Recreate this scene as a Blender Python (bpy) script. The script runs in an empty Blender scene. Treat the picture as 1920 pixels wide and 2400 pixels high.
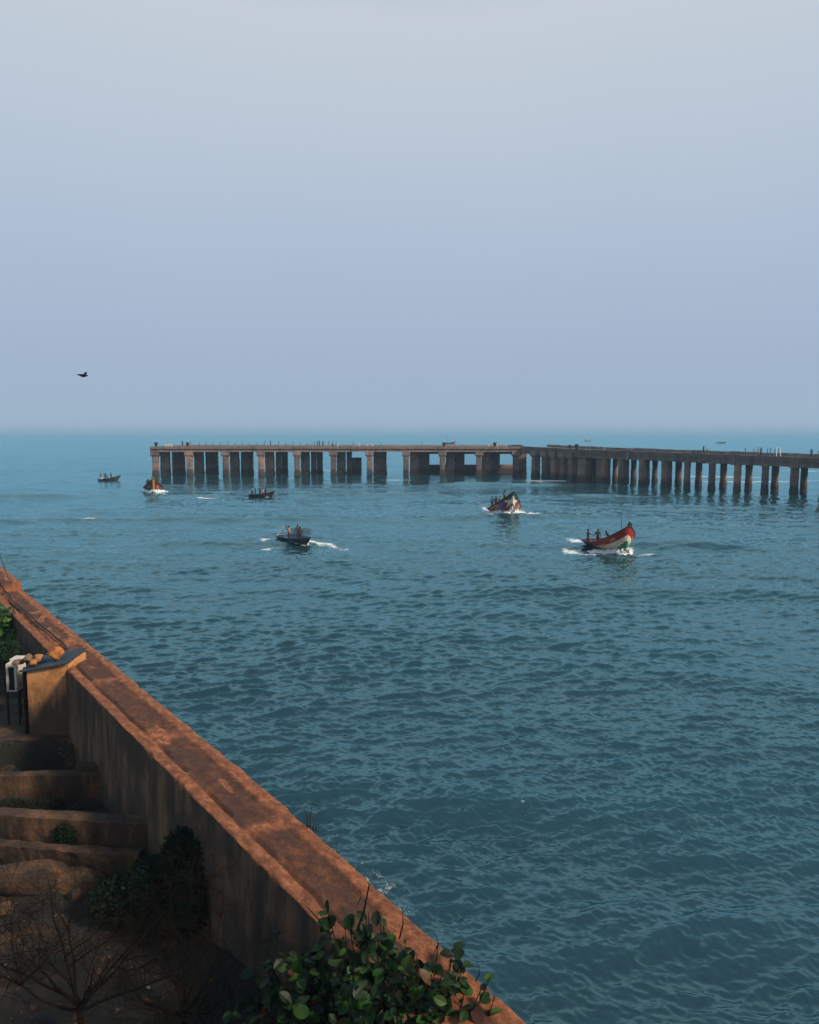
import bpy, bmesh, math, random
import numpy as np
from mathutils import Vector, Matrix, Euler
R = math.radians
scene = bpy.context.scene
C = scene.collection
random.seed(7)

# ------------------------------------------------------------------ camera, sky, sun
F = 1850.0; PITCH = math.atan(192 / F); H = 12.5
cam_data = bpy.data.cameras.new("camera")
cam = bpy.data.objects.new("camera", cam_data); C.objects.link(cam)
cam.location = (0, 0, H); cam.rotation_euler = (math.pi / 2 - PITCH, 0, 0)
cam_data.sensor_fit = 'VERTICAL'; cam_data.sensor_height = 36.0; cam_data.lens = F / 2400 * 36
cam_data.clip_start = 0.1; cam_data.clip_end = 40000
scene.camera = cam

SUN_DIR = Vector((0.80, -0.42, 0.66)).normalized()
SUN_EL = math.asin(SUN_DIR.z); SUN_AZ = math.atan2(SUN_DIR.x, SUN_DIR.y)
world = bpy.data.worlds.new("World"); scene.world = world; world.use_nodes = True
nt = world.node_tree; nt.nodes.clear()
def N(tree, typ, **kw):
    n = tree.nodes.new(typ)
    for k, v in kw.items(): setattr(n, k, v)
    return n
sky = N(nt, 'ShaderNodeTexSky', sky_type='NISHITA'); sky.sun_disc = False
sky.sun_elevation = SUN_EL; sky.sun_rotation = SUN_AZ
sky.air_density = 1.5; sky.dust_density = 6.0; sky.ozone_density = 1.5
bg1 = N(nt, 'ShaderNodeBackground'); bg1.inputs['Strength'].default_value = 0.06
nt.links.new(sky.outputs[0], bg1.inputs[0])
tc = N(nt, 'ShaderNodeTexCoord'); sx = N(nt, 'ShaderNodeSeparateXYZ')
nt.links.new(tc.outputs['Generated'], sx.inputs[0])
sn = N(nt, 'ShaderNodeTexNoise'); sn.inputs['Scale'].default_value = 1.6; sn.inputs['Detail'].default_value = 3
nt.links.new(tc.outputs['Generated'], sn.inputs['Vector'])
sm = N(nt, 'ShaderNodeMath', operation='MULTIPLY_ADD'); sm.inputs[1].default_value = 0.10
sa = N(nt, 'ShaderNodeMath', operation='ADD'); sa.inputs[1].default_value = -0.05
nt.links.new(sn.outputs[0], sm.inputs[0]); nt.links.new(sx.outputs[2], sm.inputs[2]); nt.links.new(sm.outputs[0], sa.inputs[0])
hz_ramp = N(nt, 'ShaderNodeValToRGB')                  # bright thin overcast above a bluish hazy horizon
els = hz_ramp.color_ramp.elements
SKYC = [(0.0, (.395, .530, .670)), (0.08, (.398, .508, .675)), (0.20, (.455, .555, .715)), (0.34, (.540, .630, .745)),
        (0.46, (.62, .68, .755)), (0.62, (.34, .45, .56)), (0.78, (.19, .31, .44)), (1.0, (.13, .24, .37))]
els[0].position, els[1].position = 0.0, 1.0
els[0].color = (*SKYC[0][1], 1); els[1].color = (*SKYC[-1][1], 1)
for p_, c_ in SKYC[1:-1]:
    e_ = els.new(p_); e_.color = (*c_, 1)
nt.links.new(sa.outputs[0], hz_ramp.inputs[0])
bg2 = N(nt, 'ShaderNodeBackground'); bg2.inputs['Strength'].default_value = 1.0
nt.links.new(hz_ramp.outputs[0], bg2.inputs[0])
mxs = N(nt, 'ShaderNodeMixShader'); mxs.inputs[0].default_value = 0.88
nt.links.new(bg1.outputs[0], mxs.inputs[1]); nt.links.new(bg2.outputs[0], mxs.inputs[2])
wo = N(nt, 'ShaderNodeOutputWorld'); nt.links.new(mxs.outputs[0], wo.inputs[0])

sl = bpy.data.lights.new("sun", 'SUN'); sl.energy = 4.4; sl.angle = R(9); sl.color = (1.0, 0.84, 0.66)
so = bpy.data.objects.new("sun", sl); C.objects.link(so)
so.rotation_euler = (-SUN_DIR).to_track_quat('-Z', 'Y').to_euler(); so.location = (60, -40, 60)

scene.view_settings.view_transform = 'Standard'; scene.view_settings.look = 'None'
scene.view_settings.exposure = 0.0; scene.view_settings.gamma = 1.0
scene.render.engine = 'CYCLES'
scene.cycles.use_denoising = True; scene.cycles.sample_clamp_direct = 1.0; scene.cycles.sample_clamp_indirect = 2.0
scene.cycles.max_bounces = 6; scene.cycles.diffuse_bounces = 3; scene.cycles.glossy_bounces = 3
scene.cycles.transmission_bounces = 3; scene.cycles.volume_bounces = 0; scene.cycles.transparent_max_bounces = 6
scene.cycles.caustics_reflective = False; scene.cycles.caustics_refractive = False

# ------------------------------------------------------------------ helpers
def ray(u, v):
    x = (u - 960) / F; y = (1200 - v) / F
    return Vector((x, math.cos(PITCH) + y * math.sin(PITCH), -math.sin(PITCH) + y * math.cos(PITCH)))
def at(u, v, z=0.0):
    d = ray(u, v); t = (z - H) / d.z
    return Vector((0, 0, H)) + d * t
def atd(u, v, Y):
    d = ray(u, v); return Vector((0, 0, H)) + d * (Y / d.y)

class MB:
    def __init__(s): s.v = []; s.f = []; s.m = []; s.c = []; s.uv = None
    def add(s, vs, fs, mat=0, col=None):
        o = len(s.v); s.v.extend([tuple(p) for p in vs])
        for f in fs:
            s.f.append(tuple(i + o for i in f)); s.m.append(mat); s.c.append(col)
        return o
    def box(s, a, b, mat=0, col=None, jit=0.0):
        x0, y0, z0 = a; x1, y1, z1 = b
        vs = [(x0,y0,z0),(x1,y0,z0),(x1,y1,z0),(x0,y1,z0),(x0,y0,z1),(x1,y0,z1),(x1,y1,z1),(x0,y1,z1)]
        if jit: vs = [tuple(c + random.uniform(-jit, jit) for c in p) for p in vs]
        s.add(vs, [(3,2,1,0),(4,5,6,7),(0,1,5,4),(1,2,6,5),(2,3,7,6),(3,0,4,7)], mat, col)
    def tube(s, pts, rad, n=6, mat=0, col=None, cap=True):
        pts = [Vector(p) for p in pts]
        rs = rad if isinstance(rad, (list, tuple)) else [rad] * len(pts)
        up = Vector((0, 0, 1)); vs = []; fs = []
        for i, p in enumerate(pts):
            t = (pts[min(i+1, len(pts)-1)] - pts[max(i-1, 0)])
            t = t.normalized() if t.length > 1e-9 else Vector((0, 0, 1))
            a = t.cross(up)
            if a.length < 0.05: a = t.cross(Vector((0, 1, 0)))
            a.normalize(); b = a.cross(t)
            for k in range(n):
                an = 2 * math.pi * k / n
                vs.append(p + (a * math.cos(an) + b * math.sin(an)) * rs[i])
        for i in range(len(pts) - 1):
            for k in range(n):
                k2 = (k + 1) % n
                fs.append((i*n+k, i*n+k2, (i+1)*n+k2, (i+1)*n+k))
        if cap:
            fs.append(tuple(range(n-1, -1, -1))); fs.append(tuple((len(pts)-1)*n + k for k in range(n)))
        s.add(vs, fs, mat, col)
    def build(s, name, mats, parent=None, smooth=False, loc=None, local=False):
        me = bpy.data.meshes.new(name)
        org = Vector(loc) if loc is not None else Vector((0, 0, 0))
        vs = s.v
        if parent is not None and not local:
            q = parent
            while q is not None: org = org + q.location; q = q.parent
        if org.length > 0: vs = [(p[0]-org.x, p[1]-org.y, p[2]-org.z) for p in vs]
        me.from_pydata(vs, [], s.f)
        if not isinstance(mats, (list, tuple)): mats = [mats]
        for m in mats: me.materials.append(m)
        me.polygons.foreach_set('material_index', s.m)
        if smooth: me.polygons.foreach_set('use_smooth', [True] * len(s.f))
        if any(c is not None for c in s.c):
            at_ = me.color_attributes.new('Col', 'FLOAT_COLOR', 'CORNER')
            buf = []
            for f, c in zip(s.f, s.c):
                cc = (*(c or (1, 1, 1)), 1.0); buf.extend(cc * len(f))
            at_.data.foreach_set('color', buf)
        me.update()
        o = bpy.data.objects.new(name, me); C.objects.link(o)
        if parent is not None: o.parent = parent
        elif loc is not None: o.location = org
        return o
def tag(o, label=None, cat=None, group=None, kind=None):
    if label: o['label'] = label
    if cat: o['category'] = cat
    if group: o['group'] = group
    if kind: o['kind'] = kind
    return o
def thing(name, label, cat, loc=(0, 0, 0), rot=(0, 0, 0), group=None):
    o = bpy.data.objects.new(name, None); C.objects.link(o)
    o.empty_display_size = 0.3; o.location = loc; o.rotation_euler = rot
    return tag(o, label, cat, group)

_lat = {}
def vnoise(x, y, seed=0):
    if seed not in _lat: _lat[seed] = np.random.RandomState(seed).rand(256, 256)
    g = _lat[seed]; x = np.asarray(x, float); y = np.asarray(y, float)
    xi = np.floor(x).astype(int); yi = np.floor(y).astype(int)
    fx = x - xi; fy = y - yi; fx = fx*fx*(3-2*fx); fy = fy*fy*(3-2*fy)
    a = g[xi & 255, yi & 255]; b = g[(xi+1) & 255, yi & 255]; c = g[xi & 255, (yi+1) & 255]; d = g[(xi+1) & 255, (yi+1) & 255]
    return (a*(1-fx)+b*fx)*(1-fy) + (c*(1-fx)+d*fx)*fy
def fbm(x, y, seed=0, o=4):
    s = 0; a = .5; t = 0
    for i in range(o):
        s = s + a * vnoise(np.asarray(x)*2**i, np.asarray(y)*2**i, seed+i); t += a; a *= .5
    return s / t
def sstep(a, b, x):
    t = np.clip((np.asarray(x, float) - a) / (b - a), 0, 1); return t*t*(3-2*t)

# ------------------------------------------------------------------ materials
def lk(t, a, b): t.links.new(a, b)
def ramp(t, fac, stops):
    r = N(t, 'ShaderNodeValToRGB'); e = r.color_ramp.elements
    e[0].position = stops[0][0]; e[0].color = (*stops[0][1], 1)
    e[1].position = stops[-1][0]; e[1].color = (*stops[-1][1], 1)
    for p, c in stops[1:-1]:
        q = e.new(p); q.color = (*c, 1)
    lk(t, fac, r.inputs[0]); return r.outputs[0]
def noise(t, vec, scale=(1, 1, 1), s=1.0, detail=5, rough=.6, dist=0.0):
    m = N(t, 'ShaderNodeMapping'); m.inputs['Scale'].default_value = scale
    lk(t, vec, m.inputs['Vector'])
    n = N(t, 'ShaderNodeTexNoise'); n.inputs['Scale'].default_value = s; n.inputs['Detail'].default_value = detail
    n.inputs['Roughness'].default_value = rough; n.inputs['Distortion'].default_value = dist
    lk(t, m.outputs[0], n.inputs['Vector']); return n.outputs[0]
def mixc(t, fac, a, b, mode='MIX'):
    m = N(t, 'ShaderNodeMix', data_type='RGBA', blend_type=mode)
    for sock, val in ((m.inputs[0], fac), (m.inputs[6], a), (m.inputs[7], b)):
        if isinstance(val, (int, float)): sock.default_value = val
        elif isinstance(val, tuple): sock.default_value = (*val, 1)
        else: lk(t, val, sock)
    return m.outputs[2]
def newmat(name, rough=.85):
    m = bpy.data.materials.new(name); m.use_nodes = True
    t = m.node_tree; b = t.nodes['Principled BSDF']; b.inputs['Roughness'].default_value = rough
    return m, t, b
def bump(t, b, h, strength=.5, dist=.02):
    n = N(t, 'ShaderNodeBump'); n.inputs['Strength'].default_value = strength; n.inputs['Distance'].default_value = dist
    lk(t, h, n.inputs['Height']); lk(t, n.outputs[0], b.inputs['Normal'])
def simple(name, c1, c2=None, s=8.0, rough=.8, bmp=.3, scale=(1, 1, 1), lo=.35, hi=.65, dist=.01):
    m, t, b = newmat(name, rough); b.inputs['Specular IOR Level'].default_value = .25 if rough > .5 else .5
    tcn = N(t, 'ShaderNodeTexCoord'); n = noise(t, tcn.outputs['Object'], scale, s)
    c2 = c2 or tuple(c * .65 for c in c1)
    lk(t, ramp(t, n, [(lo, c2), (hi, c1)]), b.inputs['Base Color'])
    if bmp: bump(t, b, n, bmp, dist)
    return m
def attr_mat(name, rough=.5, vary=.35, s=6.0, transl=0.0, bmp=0.0):
    m, t, b = newmat(name, rough)
    a = N(t, 'ShaderNodeAttribute'); a.attribute_name = 'Col'
    tcn = N(t, 'ShaderNodeTexCoord'); n = noise(t, tcn.outputs['Object'], (1, 1, 1), s)
    g = ramp(t, n, [(.3, (1-vary,)*3), (.7, (1, 1, 1))])
    col = mixc(t, 1.0, a.outputs['Color'], g, 'MULTIPLY')
    lk(t, col, b.inputs['Base Color'])
    if transl: b.inputs['Specular IOR Level'].default_value = .22
    if transl:
        tr = N(t, 'ShaderNodeBsdfTranslucent'); lk(t, col, tr.inputs[0])
        mx = N(t, 'ShaderNodeMixShader'); mx.inputs[0].default_value = transl
        lk(t, b.outputs[0], mx.inputs[1]); lk(t, tr.outputs[0], mx.inputs[2])
        lk(t, mx.outputs[0], t.nodes['Material Output'].inputs[0])
    if bmp: bump(t, b, n, bmp, .01)
    return m

def wall_top_mat():
    m, t, b = newmat('red_concrete_top', .9)
    uv = N(t, 'ShaderNodeUVMap').outputs[0]
    at_ = N(t, 'ShaderNodeAttribute'); at_.attribute_name = 'wear'
    big = noise(t, uv, (.5, 1.2, 1), 1.0, 5); mid = noise(t, uv, (1.5, 2.3, 1), 2.3, 9, .74, .25); fine = noise(t, uv, (1, 1.1, 1), 26, 6, .75)
    c = ramp(t, mid, [(.30, (.022, .010, .006)), (.43, (.070, .025, .010)), (.56, (.165, .055, .018)), (.74, (.33, .12, .043))])
    c = mixc(t, ramp(t, big, [(.42, (.7, .7, .7)), (.56, (0, 0, 0))]), c, (.060, .024, .012))
    c = mixc(t, ramp(t, fine, [(.38, (.8,)*3), (.52, (0,)*3)]), c, (.035, .016, .012))
    smooth_c = ramp(t, mid, [(.34, (.11, .034, .013)), (.5, (.28, .090, .032)), (.64, (.52, .19, .073))])
    c = mixc(t, at_.outputs['Fac'], c, smooth_c)
    vor = N(t, 'ShaderNodeTexVoronoi', feature='DISTANCE_TO_EDGE'); mp = N(t, 'ShaderNodeMapping')
    mp.inputs['Scale'].default_value = (.7, 1.3, 1); lk(t, uv, mp.inputs[0])
    ad = N(t, 'ShaderNodeVectorMath', operation='ADD'); nz = N(t, 'ShaderNodeTexNoise'); nz.inputs['Scale'].default_value = 1.4
    nz.inputs['Detail'].default_value = 5; lk(t, uv, nz.inputs[0])
    lk(t, mp.outputs[0], ad.inputs[0]); lk(t, nz.outputs[1], ad.inputs[1]); lk(t, ad.outputs[0], vor.inputs['Vector'])
    crack = ramp(t, vor.outputs[0], [(.0, (.75,)*3), (.018, (0,)*3)])
    c = mixc(t, crack, c, (.022, .012, .01))
    lk(t, c, b.inputs['Base Color'])
    bump(t, b, fine, .9, .04)
    return m
def wall_side_mat(name, cols, uvmap=True, sc=(1.15, .26, 1)):
    m, t, b = newmat(name, .92)
    uv = N(t, 'ShaderNodeUVMap').outputs[0] if uvmap else N(t, 'ShaderNodeTexCoord').outputs['Object']
    st = noise(t, uv, sc, 1.6, 6, .65); bl = noise(t, uv, (.35, .5, 1), 1.3, 4); fi = noise(t, uv, (1, 1, 1), 14, 4)
    c = ramp(t, st, [(.32, cols[0]), (.46, cols[1]), (.58, cols[2]), (.72, cols[3])])
    c = mixc(t, ramp(t, bl, [(.46, (0,)*3), (.6, (.85,)*3)]), c, mixc(t, st, cols[0], cols[1]))
    c = mixc(t, .35, c, ramp(t, fi, [(.3, (.35,)*3), (.7, (1.0,)*3)]), 'MULTIPLY')
    lk(t, c, b.inputs['Base Color']); bump(t, b, fi, .4, .02)
    return m
def pier_mat(name, top, patch, wet=True, pl=.52):
    m, t, b = newmat(name, .9)
    geo = N(t, 'ShaderNodeNewGeometry'); pos = geo.outputs['Position']
    oi = N(t, 'ShaderNodeObjectInfo')
    n1 = noise(t, pos, (1, 1, .35), .9, 6, .65, .3); n2 = noise(t, pos, (.33, .33, .25), .55, 3); n3 = noise(t, pos, (1, 1, 1), 3.5, 5, .7)
    c = ramp(t, n1, [(.3, tuple(x*.42 for x in top)), (.5, top), (.72, tuple(min(1, x*1.35) for x in top))])
    c = mixc(t, ramp(t, n2, [(pl, (0,)*3), (pl+.08, (.85,)*3)]), c, patch)
    c = mixc(t, .6, c, ramp(t, n3, [(.3, (.35,)*3), (.65, (1.1,)*3)]), 'MULTIPLY')
    if wet:
        s = N(t, 'ShaderNodeSeparateXYZ'); lk(t, pos, s.inputs[0])
        md = N(t, 'ShaderNodeMath', operation='MULTIPLY_ADD'); md.inputs[1].default_value = -2.4
        lk(t, n3, md.inputs[0]); lk(t, s.outputs[2], md.inputs[2])
        w = ramp(t, md.outputs[0], [(.0, (.9,)*3), (.9, (0,)*3)])
        c = mixc(t, w, c, (.035, .026, .022))
    rr = ramp(t, oi.outputs['Random'], [(0, (.6,)*3), (1, (1.15,)*3)])
    c = mixc(t, 1.0, c, rr, 'MULTIPLY')
    lk(t, c, b.inputs['Base Color']); bump(t, b, n3, .6, .08)
    return m

M = {}
M['wall_top'] = wall_top_mat()
M['wall_side'] = wall_side_mat('streaked_wall', [(.013, .010, .007), (.065, .040, .022), (.15, .086, .044), (.26, .135, .07)])
M['pier'] = pier_mat('pier_column', (.215, .165, .135), (.40, .215, .135))
M['pier_cap'] = pier_mat('pier_cap', (.30, .215, .175), (.37, .225, .155), wet=False)
M['pier_deck'] = pier_mat('pier_deck', (.22, .18, .155), (.29, .20, .15), wet=False, pl=.6)
M['dark_metal'] = simple('dark_metal', (.02, .02, .022), rough=.6, bmp=0)
M['white_paint'] = simple('white_post', (.7, .7, .68), (.5, .5, .48), rough=.6, bmp=0)
M['paint'] = attr_mat('boat_paint', .42, .30, 3.0)
M['boat_in'] = simple('boat_inside', (.10, .14, .16), (.04, .05, .06), s=4, rough=.7)
M['wood'] = simple('weathered_wood', (.16, .10, .06), (.06, .04, .03), s=6, scale=(1, 8, 8))
M['cloth'] = attr_mat('clothing', .9, .4, 9.0)
M['skin'] = simple('skin', (.075, .036, .023), (.05, .024, .016), s=12, rough=.55, bmp=0)
M['hair'] = simple('black_hair', (.012, .010, .010), rough=.7, bmp=0)
M['soil'] = None
M['leaf'] = attr_mat('leaf', .5, .35, 14.0, .15)
M['dull_leaf'] = attr_mat('dull_leaf', .95, .4, 14.0, .1)
M['twig'] = simple('dark_twig', (.014, .010, .008), (.007, .006, .005), s=10, bmp=.2)
M['twig'].node_tree.nodes['Principled BSDF'].inputs['Specular IOR Level'].default_value = .03; M['twig'].node_tree.nodes['Principled BSDF'].inputs['Roughness'].default_value = 1.0
M['plaster'] = None
M['feather'] = simple('black_feather', (.010, .010, .012), rough=.6, bmp=0)

# ------------------------------------------------------------------ sea
def wave_tile(L, n, lmin, lmax, hs, seed, power=3.2, spread=3.0, dirang=-math.pi/2, aniso=0.12):
    rs = np.random.RandomState(seed)
    k1 = np.fft.fftfreq(n, L / n) * 2 * np.pi
    kx, ky = np.meshgrid(k1, k1, indexing='ij'); k = np.hypot(kx, ky); k[0, 0] = 1e-6
    th = np.arctan2(ky, kx) - dirang
    kmin, kmax = 2*np.pi/lmax, 2*np.pi/lmin
    amp = np.where((k > kmin) & (k < kmax), k ** (-power/2) , 0.0)
    amp *= np.sqrt(np.clip(np.cos(th), 0, 1) ** (2*spread) + aniso)
    amp *= sstep(kmin, kmin*1.4, k) * (1 - sstep(kmax*.7, kmax, k))
    sp = amp * (rs.randn(n, n) + 1j * rs.randn(n, n))
    h = np.fft.ifft2(sp)
    sc = hs / 4 / np.real(h).std()
    hh = np.real(h) * sc
    dx = np.real(np.fft.ifft2(-1j * kx / k * sp)) * sc; dy = np.real(np.fft.ifft2(-1j * ky / k * sp)) * sc
    return (L, n, hh.astype(np.float32), dx.astype(np.float32), dy.astype(np.float32))
def wave_sample(T, x, y, rot):
    L, n, h, dx, dy = T
    c, s = math.cos(rot), math.sin(rot)
    u = ((x*c + y*s) / L * n) % n; v = ((-x*s + y*c) / L * n) % n
    i = np.floor(u).astype(np.int32); j = np.floor(v).astype(np.int32); fu = (u - i).astype(np.float32); fv = (v - j).astype(np.float32)
    i %= n; j %= n; i2 = (i+1) % n; j2 = (j+1) % n
    w = ((1-fu)*(1-fv), fu*(1-fv), (1-fu)*fv, fu*fv)
    def g(a): return a[i, j]*w[0] + a[i2, j]*w[1] + a[i, j2]*w[2] + a[i2, j2]*w[3]
    a, b, d = g(h), g(dx), g(dy)
    return a, b*c - d*s, b*s + d*c

TILES = [  # tile, rotation, shortest wave (for fading), chop
    (wave_tile(263, 512, 13, 46, .40, 11, 2.4, 6), .08, 13, .9),
    (wave_tile(83, 768, 2.2, 9.5, .195, 12, 3.0, 4.5, aniso=.02), -.14, 2.6, .5),
    (wave_tile(37, 1024, .42, 2.1, .145, 13, 3.0, 4.0, aniso=.03), .18, .6, .5),
    (wave_tile(13.7, 512, .14, .6, .034, 14, 2.8, 2.0, aniso=.10), -.3, .16, .25)]
FOAM_SPOTS = []     # filled by the boats (x, y, dirx, diry, scale)
def sea_extra(x, y):
    """shoaling swell lines, as height"""
    z = np.zeros_like(x)
    for (y0, hgt, wid, slope, sd, x0, x1) in ((110, 1.0, 3.4, .02, 21, -90, 34), (86, .75, 2.8, -.03, 23, -25, 60), (25.0, .22, 1.9, -.02, 25, -6, 22), (38, .26, 2.2, .04, 33, -20, 30),
                                              (150, .6, 4, .015, 27, -120, 40), (178, .6, 4.5, .01, 29, -60, 90), (60, .36, 2.4, -.05, 35, -30, 40)):
        yy = y - (y0 + slope*x + 6*(vnoise(x*.05, x*0+.5, sd)-.5) * min(1, y0/90))
        a = np.clip(vnoise(x*.07*max(1, 60/y0), x*0+7.5, sd+1)*1.8-.5, 0, 1) * sstep(x0-8, x0+8, x) * (1-sstep(x1-8, x1+8, x))
        z += hgt * a * np.exp(-(yy/np.where(yy < 0, wid*.6, wid))**2)
    return z
SEA_HOLES = []
def sea_height_at(x, y):
    x = np.array([float(x)]); y = np.array([float(y)])
    z = sea_extra(x, y)
    for T, rot, lm, ch in TILES[:2]: z += wave_sample(T, x, y, rot)[0]
    return float(z[0])
def sea_material():
    m, t, b = newmat('sea_water', .06)
    geo = N(t, 'ShaderNodeNewGeometry'); pos = geo.outputs['Position']
    n0 = noise(t, pos, (.012, .03, 1), 1.0, 4)
    wc = ramp(t, n0, [(.35, (.015, .036, .043)), (.68, (.018, .055, .072))])
    fo = N(t, 'ShaderNodeAttribute'); fo.attribute_name = 'foam'
    fn = noise(t, pos, (1, .8, 1), 2.6, 9, .78, .9)
    ml = N(t, 'ShaderNodeMath', operation='MULTIPLY_ADD'); ml.inputs[1].default_value = 1.35
    lk(t, fo.outputs['Fac'], ml.inputs[0]); lk(t, fn, ml.inputs[2])
    fac = ramp(t, ml.outputs[0], [(.84, (0,)*3), (1.25, (.92,)*3)])
    gt = N(t, 'ShaderNodeMapRange'); gt.inputs[1].default_value = .04; gt.inputs[2].default_value = .16; lk(t, fo.outputs['Fac'], gt.inputs[0])
    fm = N(t, 'ShaderNodeMath', operation='MULTIPLY'); lk(t, fac, fm.inputs[0]); lk(t, gt.outputs[0], fm.inputs[1]); fac = fm.outputs[0]
    b1 = noise(t, pos, (1, 1.9, 1), 1.8, 3, .5); b2 = noise(t, pos, (1, 1.7, 1), .4, 3, .5)
    n1 = N(t, 'ShaderNodeBump'); n1.inputs['Strength'].default_value = .34; n1.inputs['Distance'].default_value = .10; lk(t, b1, n1.inputs['Height'])
    n2 = N(t, 'ShaderNodeBump'); n2.inputs['Strength'].default_value = .30; n2.inputs['Distance'].default_value = .5; lk(t, b2, n2.inputs['Height'])
    lk(t, n1.outputs[0], n2.inputs['Normal'])
    di = N(t, 'ShaderNodeBsdfDiffuse'); lk(t, wc, di.inputs[0])      # light scattered up from within the water: no facets
    upv = N(t, 'ShaderNodeCombineXYZ'); upv.inputs[2].default_value = 1.0; lk(t, upv.outputs[0], di.inputs['Normal'])
    gl = N(t, 'ShaderNodeBsdfGlossy'); gl.inputs['Roughness'].default_value = .09; gl.inputs[0].default_value = (.53, .93, 1.0, 1); lk(t, n2.outputs[0], gl.inputs['Normal'])
    fr = N(t, 'ShaderNodeFresnel'); fr.inputs[0].default_value = 1.95; lk(t, n2.outputs[0], fr.inputs['Normal'])
    mx = N(t, 'ShaderNodeMixShader'); lk(t, fr.outputs[0], mx.inputs[0]); lk(t, di.outputs[0], mx.inputs[1]); lk(t, gl.outputs[0], mx.inputs[2])
    fd = N(t, 'ShaderNodeBsdfDiffuse'); fd.inputs[0].default_value = (.78, .80, .80, 1)
    m2 = N(t, 'ShaderNodeMixShader'); lk(t, fac, m2.inputs[0]); lk(t, mx.outputs[0], m2.inputs[1]); lk(t, fd.outputs[0], m2.inputs[2])
    lk(t, m2.outputs[0], t.nodes['Material Output'].inputs[0])
    return m
def build_sea():
    f1 = F * 1024 / 2400
    rows = np.concatenate([np.arange(690, 12, -.55), np.arange(12, 1.2, -.3), [1.0]])
    yy = H * f1 / rows
    tt = np.linspace(-.80, .74, 1180)
    Y = np.repeat(yy[:, None], len(tt), 1); X = (Y + 4.0) * tt[None, :]
    dy = np.gradient(yy)[:, None] + 0*X
    x0, y0 = X.copy(), Y.copy()
    Z = sea_extra(X, Y) * (1 - sstep(300, 600, Y))
    for T, rot, lm, ch in TILES:
        fade = 1 - sstep(lm * 1.0, lm * 4.5, dy)
        if fade.max() <= 0: continue
        rr = fade[:, 0] > 0
        h, ax, ay = wave_sample(T, x0[rr], y0[rr], rot)
        if lm < 5:
            g = .50 + .95*fbm(x0[rr]/16 + lm, y0[rr]/9, 161 + int(lm*7), 3); g = g*(1 + .35*np.exp(-((y0[rr]-25.0-.06*x0[rr])/2.6)**2)); gc = np.minimum(g, 1.0); h, ax, ay = h*g, ax*gc, ay*gc     # gusts
        Z[rr] += h * fade[rr]; X[rr] -= ch * ax * fade[rr]; Y[rr] -= ch * ay * fade[rr]
    foam = np.zeros_like(Z)
    # wakes
    for (bx, by, dx, dyv, sc, strg) in FOAM_SPOTS:
        lx = (x0-bx)*dx + (y0-by)*dyv; ly = np.abs(-(x0-bx)*dyv + (y0-by)*dx)     # along heading from the bow foot; across
        d = -lx                                                               # distance behind the bow
        arm = np.exp(-((ly - (.25*sc + .42*np.clip(d, 0, None)))/(.22*sc+.11*np.clip(d, 0, 9)))**2) * sstep(-.9*sc, .1, d) * (1-sstep(1.6*sc, 4.2*sc, d))
        rib = vnoise(x0*1.3, y0*1.1, 41)
        foam = np.maximum(foam, arm * strg * (.62 + .55*rib))
        Z += arm * .30 * sc * strg * (.4 + .9*rib)
        track = np.exp(-(ly/(1.0*sc))**2) * sstep(4.5*sc, 6.5*sc, d) * (1-sstep(8*sc, 15*sc, d))
        foam = np.maximum(foam, track * .42 * strg)
    for (u0, v0, u1, v1, wd, s_) in ((722, 1272, 765, 1276, .45, .42), (765, 1276, 806, 1286, .6, .40), (640, 1268, 622, 1272, .6, .36), (655, 1282, 625, 1284, .5, .34), (1345, 1290, 1385, 1300, .8, .42), (1500, 1305, 1524, 1302, .5, .40), (1136, 1216, 1150, 1217, .4, .5), (1240, 1213, 1262, 1210, .5, .45)):
        p, q = at(u0, v0), at(u1, v1); dx, dyv = q.x-p.x, q.y-p.y; ll = dx*dx + dyv*dyv
        tt_ = np.clip(((x0-p.x)*dx + (y0-p.y)*dyv)/ll, 0, 1); dd = np.hypot(x0-p.x-tt_*dx, y0-p.y-tt_*dyv)
        foam = np.maximum(foam, s_*np.exp(-(dd/wd/2)**2)*(.55+.7*vnoise(x0*1.1, y0*.9, 43)))
    # broken water round the pier, and past its far arm
    def blob(x, y, rx, ry, s):
        return s * np.exp(-((x0-x)/rx)**2 - ((y0-y)/ry)**2)
    p = at(1300, 1127); foam = np.maximum(foam, blob(p.x, p.y, 11, 2.5, .42))
    p = at(1345, 1131); foam = np.maximum(foam, blob(p.x, p.y, 4, 2.0, .5))
    p = at(1150, 1130); foam = np.maximum(foam, blob(p.x, p.y, 13, 1.6, .34))
    p = at(930, 1124); foam = np.maximum(foam, blob(p.x, p.y, 7, 3.0, .36))
    p = at(540, 1131); foam = np.maximum(foam, blob(p.x, p.y, 20, 1.3, .36))
    p = at(760, 1103); foam = np.maximum(foam, blob(p.x, p.y, 8, 3, .36))
    for (u, v, rx, ry, s) in ((1710, 1117, 22, 2.0, .50), (1800, 1128, 20, 1.5, .46), (1880, 1104, 10, 2.4, .52), (1650, 1127, 12, 1.5, .42), (488, 1168, 2.2, .9, .55), (470, 1166, 1.2, .6, .5)):
        p = at(u, v); foam = np.maximum(foam, blob(p.x, p.y, rx, ry, s))
    # old foam drifting off the foot of the wall
    for (u, v, rx, ry, s) in ((880, 2070, 1.5, 1.1, .235), (940, 2120, 1.6, .9, .24), (850, 2030, 1.1, .9, .23), (1010, 2190, 1.6, .8, .22), (780, 1960, .8, 1.0, .22), (960, 2160, 1.0, 1.2, .20)):
        p = at(u, v); foam = np.maximum(foam, blob(p.x, p.y, rx, ry, s))
    # scattered whitecaps on steep crests
    cap = sstep(.2, .42, Z) * sstep(.66, .80, fbm(x0*.09, y0*.09, 51, 3)) * .40
    foam = np.maximum(foam, cap * sstep(60, 90, y0))
    nr, nc = X.shape
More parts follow.
